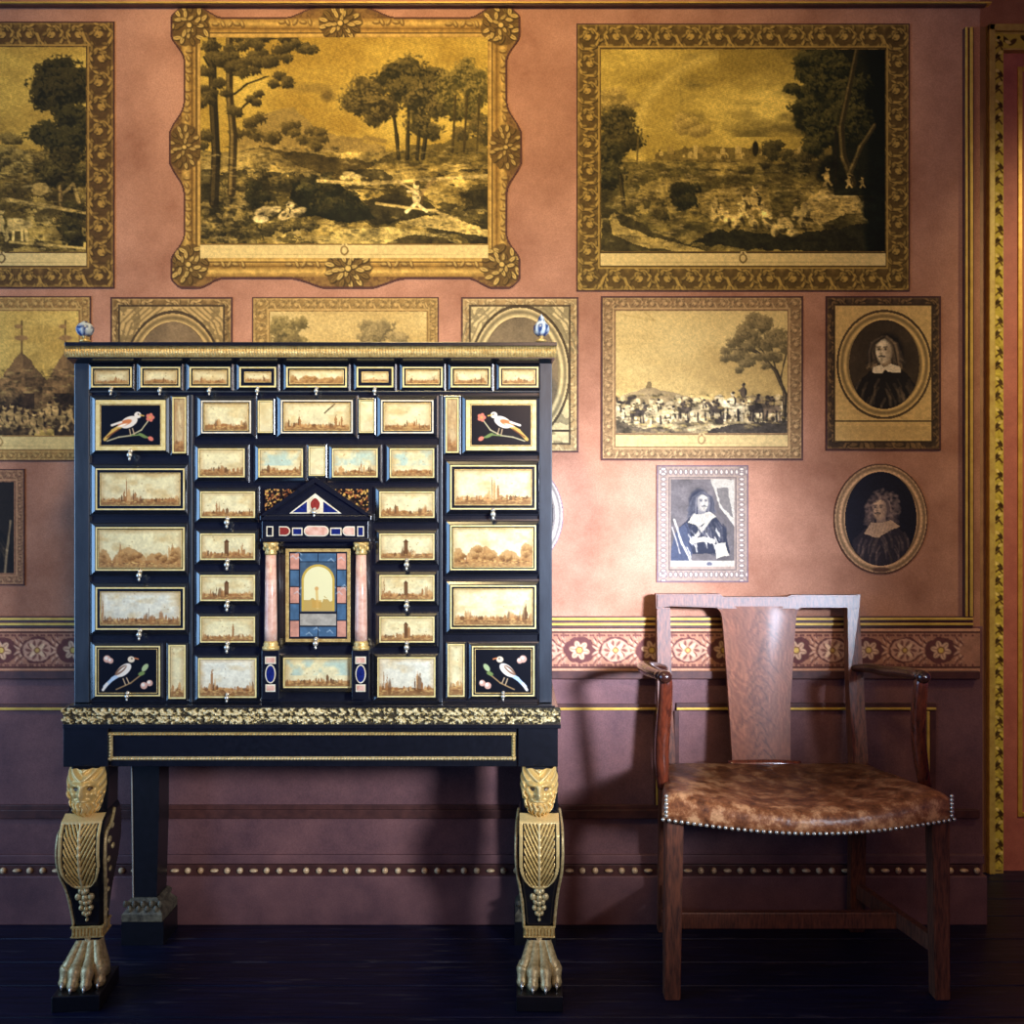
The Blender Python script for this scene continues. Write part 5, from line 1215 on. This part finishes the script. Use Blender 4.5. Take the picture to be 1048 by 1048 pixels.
loopu = [(i/nu, 0) for i in range(nu)]+[(1, j/nv) for j in range(nv)]+[(1-i/nu, 1) for i in range(nu)]+[(0, 1-j/nv) for j in range(nv)]
lv = [top[int(round(v*nv))][int(round(u*nu))] for u, v in loopu]
def zbot(u, v): return .3975-.012*math.sin(math.pi*u)*v
prev = lv
for k, (off, fz) in enumerate(((.005, .7), (.007, .35), (.004, 0))):
    ring = []
    for (u, v), t_ in zip(loopu, lv):
        x_, y_ = t_.co.x, t_.co.y; cx_, cy_ = .617, 2.27; d = Vector((x_-cx_, y_-cy_)).normalized()
        ring.append(bm.verts.new((x_+d.x*off, y_+d.y*off, zbot(u, v)+(t_.co.z-zbot(u, v))*fz)))
    n = len(ring)
    for i in range(n): bm.faces.new((prev[i], prev[(i+1) % n], ring[(i+1) % n], ring[i]))
    prev = ring
bm.faces.new(prev); fixn(bm)
nailpts = [(v.co.x, v.co.y, v.co.z, u, w_) for v, (u, w_) in zip(prev, loopu)]
lm = bpy.data.materials.new('worn_leather'); lm.use_nodes = True; N = lm.node_tree.nodes; L = lm.node_tree.links; b = N['Principled BSDF']
tc = N.new('ShaderNodeTexCoord'); n1 = N.new('ShaderNodeTexNoise'); n1.inputs['Scale'].default_value = 26; n1.inputs['Detail'].default_value = 9; n1.inputs['Roughness'].default_value = .72
L.new(tc.outputs['Object'], n1.inputs[0]); r1 = N.new('ShaderNodeValToRGB'); e = r1.color_ramp.elements
e[0].position = .36; e[0].color = (*srgb((84,44,28)), 1); e[1].position = .62; e[1].color = (*srgb((232,172,120)), 1); q = r1.color_ramp.elements.new(.5); q.color = (*srgb((158,96,58)), 1)
L.new(n1.outputs[0], r1.inputs[0]); 
# leather colour runs from dark at the back to paler at the front roll
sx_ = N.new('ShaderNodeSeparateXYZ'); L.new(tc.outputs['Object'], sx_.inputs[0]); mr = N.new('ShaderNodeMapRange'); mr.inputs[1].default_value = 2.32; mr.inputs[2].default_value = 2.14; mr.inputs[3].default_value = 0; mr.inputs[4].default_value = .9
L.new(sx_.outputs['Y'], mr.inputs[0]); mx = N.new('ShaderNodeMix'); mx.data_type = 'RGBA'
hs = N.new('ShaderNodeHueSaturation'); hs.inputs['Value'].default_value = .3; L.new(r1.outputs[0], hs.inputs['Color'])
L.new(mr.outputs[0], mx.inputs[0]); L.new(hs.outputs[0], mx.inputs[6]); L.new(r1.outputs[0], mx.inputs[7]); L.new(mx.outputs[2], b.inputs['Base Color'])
b.inputs['Roughness'].default_value = .34; b.inputs['Specular IOR Level'].default_value = .5
n2 = N.new('ShaderNodeTexNoise'); n2.inputs['Scale'].default_value = 60; n2.inputs['Detail'].default_value = 8; L.new(tc.outputs['Object'], n2.inputs[0])
bp = N.new('ShaderNodeBump'); bp.inputs['Strength'].default_value = .35; bp.inputs['Distance'].default_value = .006; L.new(n2.outputs[0], bp.inputs['Height']); L.new(bp.outputs[0], b.inputs['Normal'])
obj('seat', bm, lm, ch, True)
# brass nails along the lower edge, front and the two front corners
nb_ = bmesh.new(); ball(nb_, (0, 0, 0), .0043, .0035, .0043, 10); nme = bpy.data.meshes.new('brass_nail'); nb_.to_mesh(nme); nb_.free(); nme.materials.append(M['silver'])
for p in nme.polygons: p.use_smooth = True
def nail(p): o = bpy.data.objects.new('brass_nail', nme); COL.objects.link(o); o.parent = ch; o.location = p
NF = 50
fp = [q for q in nailpts if q[4] == 1 and True]; fp.sort(key=lambda q: q[0])
for k in range(NF):
    t = k/(NF-1)*(len(fp)-1); i = min(int(t), len(fp)-2); f_ = t-i
    a, b2 = fp[i], fp[i+1]; nail((a[0]+(b2[0]-a[0])*f_, a[1]+(b2[1]-a[1])*f_-.003, a[2]+(b2[2]-a[2])*f_+.004))
for u, xo in ((0, .006), (1, -.006)):
    x_, y_ = seat_pt(u, 1)
    for k in range(1, 7): nail((x_+xo*.5, y_-.0085, .402+k*.0085))
# seat rails, legs, stretchers
bm = bmesh.new(); box(bm, XX(690, 2.16), XX(958, 2.16), 2.19, 2.21, .365, .390, .002); obj('seat_rail', bm, M['wood'], ch)
def legbox(nm, pts_top, pts_bot, m='wood'):
    bm = bmesh.new(); loft(bm, [pts_bot, pts_top]); fixn(bm); bmesh.ops.bevel(bm, geom=[e for e in bm.edges], offset=.002, segments=2, affect='EDGES'); return obj(nm, bm, M[m], ch)
def rc(a, b_, y0, y1, z_): return [(a, y0, z_), (b_, y0, z_), (b_, y1, z_), (a, y1, z_)]
Yl = 2.14
legbox('leg', rc(XX(682, Yl), XX(700, Yl), Yl, Yl+.042, .398), rc(XX(680.5, Yl), XX(696.5, Yl), Yl, Yl+.036, 0))
legbox('leg', rc(XX(954.5, Yl), XX(972.5, Yl), Yl, Yl+.042, .398), rc(XX(957.5, Yl), XX(972.8, Yl), Yl, Yl+.036, 0))
for a, b_ in ((676, 691), (873, 888)):
    legbox('leg', rc(XX(a, 2.43), XX(b_, 2.43), 2.43, 2.465, .425), rc(XX(a-2, 2.48), XX(b_-2, 2.48), 2.485, 2.515, 0))
za, zb_ = .092, .128
for sa, sb in ((689, 682), (963, 881)):
    a0, a1 = XX(sa, Yl), XX(sb, 2.46)
    bm = bmesh.new(); w = .009
    loft(bm, [[(a0-w, Yl+.03, za), (a0+w, Yl+.03, za), (a0+w, Yl+.03, zb_), (a0-w, Yl+.03, zb_)], [(a1-w, 2.48, za), (a1+w, 2.48, za), (a1+w, 2.48, zb_), (a1-w, 2.48, zb_)]]); fixn(bm); obj('stretcher', bm, M['wood'], ch)
Yx = 2.30; bm = bmesh.new(); box(bm, XX(689, Yl)+.001, XX(926, Yx), Yx, Yx+.020, .088, .126, .002); obj('stretcher', bm, M['wood'], ch)
# arms
def arm(side):
    if side < 0:
        pts = [P2(678,684)+Vector((.004,.006,0)), W(666,681.5,2.42), W(659.5,682,2.36), W(664,686,2.28), W(674,690,2.215), W(680,692,2.19)]
        sup = [W(681,694,2.20), W(681.5,704,2.203), W(679.5,735,2.225), W(677.5,765,2.245), W(678,790,2.255), W(679,806,2.26)]
    else:
        pts = [P2(876,684)+Vector((0,.006,0)), W(890,684,2.42), W(908,687,2.36), W(924,688,2.29), W(936,690,2.225), W(944,692,2.195)]
        sup = [W(943,694,2.20), W(942,704,2.203), W(940,730,2.22), W(940,755,2.235), W(943,782,2.25), W(947,806,2.26)]
    pp = smoothpts(pts, 6); n = len(pp); bm = bmesh.new()
    tube(bm, pp, [.013+.006*math.sin(math.pi*min(1, i/n))+(.003 if i > n-5 else 0) for i in range(n)], 14, flat=.72)
    e = pp[-1]; ball(bm, (e.x, e.y-.004, e.z-.001), .0165, .016, .0150, 16)
    a = obj('arm', bm, M['arm_wood'], ch, True)
    bm = bmesh.new(); ps = smoothpts(sup, 6); n = len(ps)
    tube(bm, ps, [.0135+.003*math.sin(math.pi*i/n) for i in range(n)], 14, .25); obj('arm_support', bm, M['wood_dark'], ch, True)
arm(-1); arm(1)
bm = bmesh.new(); ball(bm, W(950, 796, 2.15), .006, .006, .006, 10)
rebase(ch, (.617, 2.30, 0)); bm.free()

# ------------------------------------------------------------ camera and light
cd = bpy.data.cameras.new('camera'); cd.sensor_width = 36; cd.lens = F/1048*36; cam = bpy.data.objects.new('camera', cd); COL.objects.link(cam)
cam.location = (0, 0, EYE); cam.rotation_euler = (math.pi/2, 0, 0); scn.camera = cam; cd.clip_start = .05
def area(nm, loc, tgt, sx, sy, col, pw, spread=math.pi):
    d = bpy.data.lights.new(nm, 'AREA'); d.shape = 'RECTANGLE'; d.size = sx; d.size_y = sy; d.color = col; d.energy = pw; d.spread = spread
    o = bpy.data.objects.new(nm, d); COL.objects.link(o); o.location = loc
    o.rotation_euler = (Vector(tgt)-Vector(loc)).to_track_quat('-Z', 'Y').to_euler(); return o
def spot(nm, loc, tgt, col, pw, ang, blend=.6, r=.06):
    d = bpy.data.lights.new(nm, 'SPOT'); d.color = col; d.energy = pw; d.spot_size = math.radians(ang); d.spot_blend = blend; d.shadow_soft_size = r
    o = bpy.data.objects.new(nm, d); COL.objects.link(o); o.location = loc
    o.rotation_euler = (Vector(tgt)-Vector(loc)).to_track_quat('-Z', 'Y').to_euler(); return o
area('window_left', (-2.8, 1.0, 1.1), (-.3, 1.6, 1.1), 1.8, 1.5, (.33, .60, 1.0), 48)
spot('window_daylight', (1.95, -.9, 1.55), (-.22, 2.55, .92), (.80, .88, 1.0), 820, 29, .75, .28)
spot('window_daylight', (1.95, -.9, 1.55), (.27, 2.55, .90), (.66, .76, 1.0), 2450, 15, 1.0, .28)
spot('ceiling_lamp', (-.35, 1.0, 2.65), (-.30, 2.55, 2.0), (1.0, .76, .35), 155, 94, 1.0, .12)
spot('door_fill_spot', (2.1, 1.4, 2.6), (1.78, 2.9, 1.3), (1.0, .80, .42), 130, 60, 1.0, .1)  # added spot with no fitting behind it, brightens the recessed door
area('room_light', (.8, -1.2, 2.0), (.3, 2.5, 1.3), 1.6, 1.0, (1.0, .60, .34), 17)
w = bpy.data.worlds.new('world'); scn.world = w; w.use_nodes = True
w.node_tree.nodes['Background'].inputs[0].default_value = (.02, .04, .30, 1); w.node_tree.nodes['Background'].inputs[1].default_value = .32
vs = scn.view_settings; vs.view_transform = 'Standard'; vs.look = 'None'; vs.gamma = 1; vs.use_curve_mapping = False; vs.exposure = 0
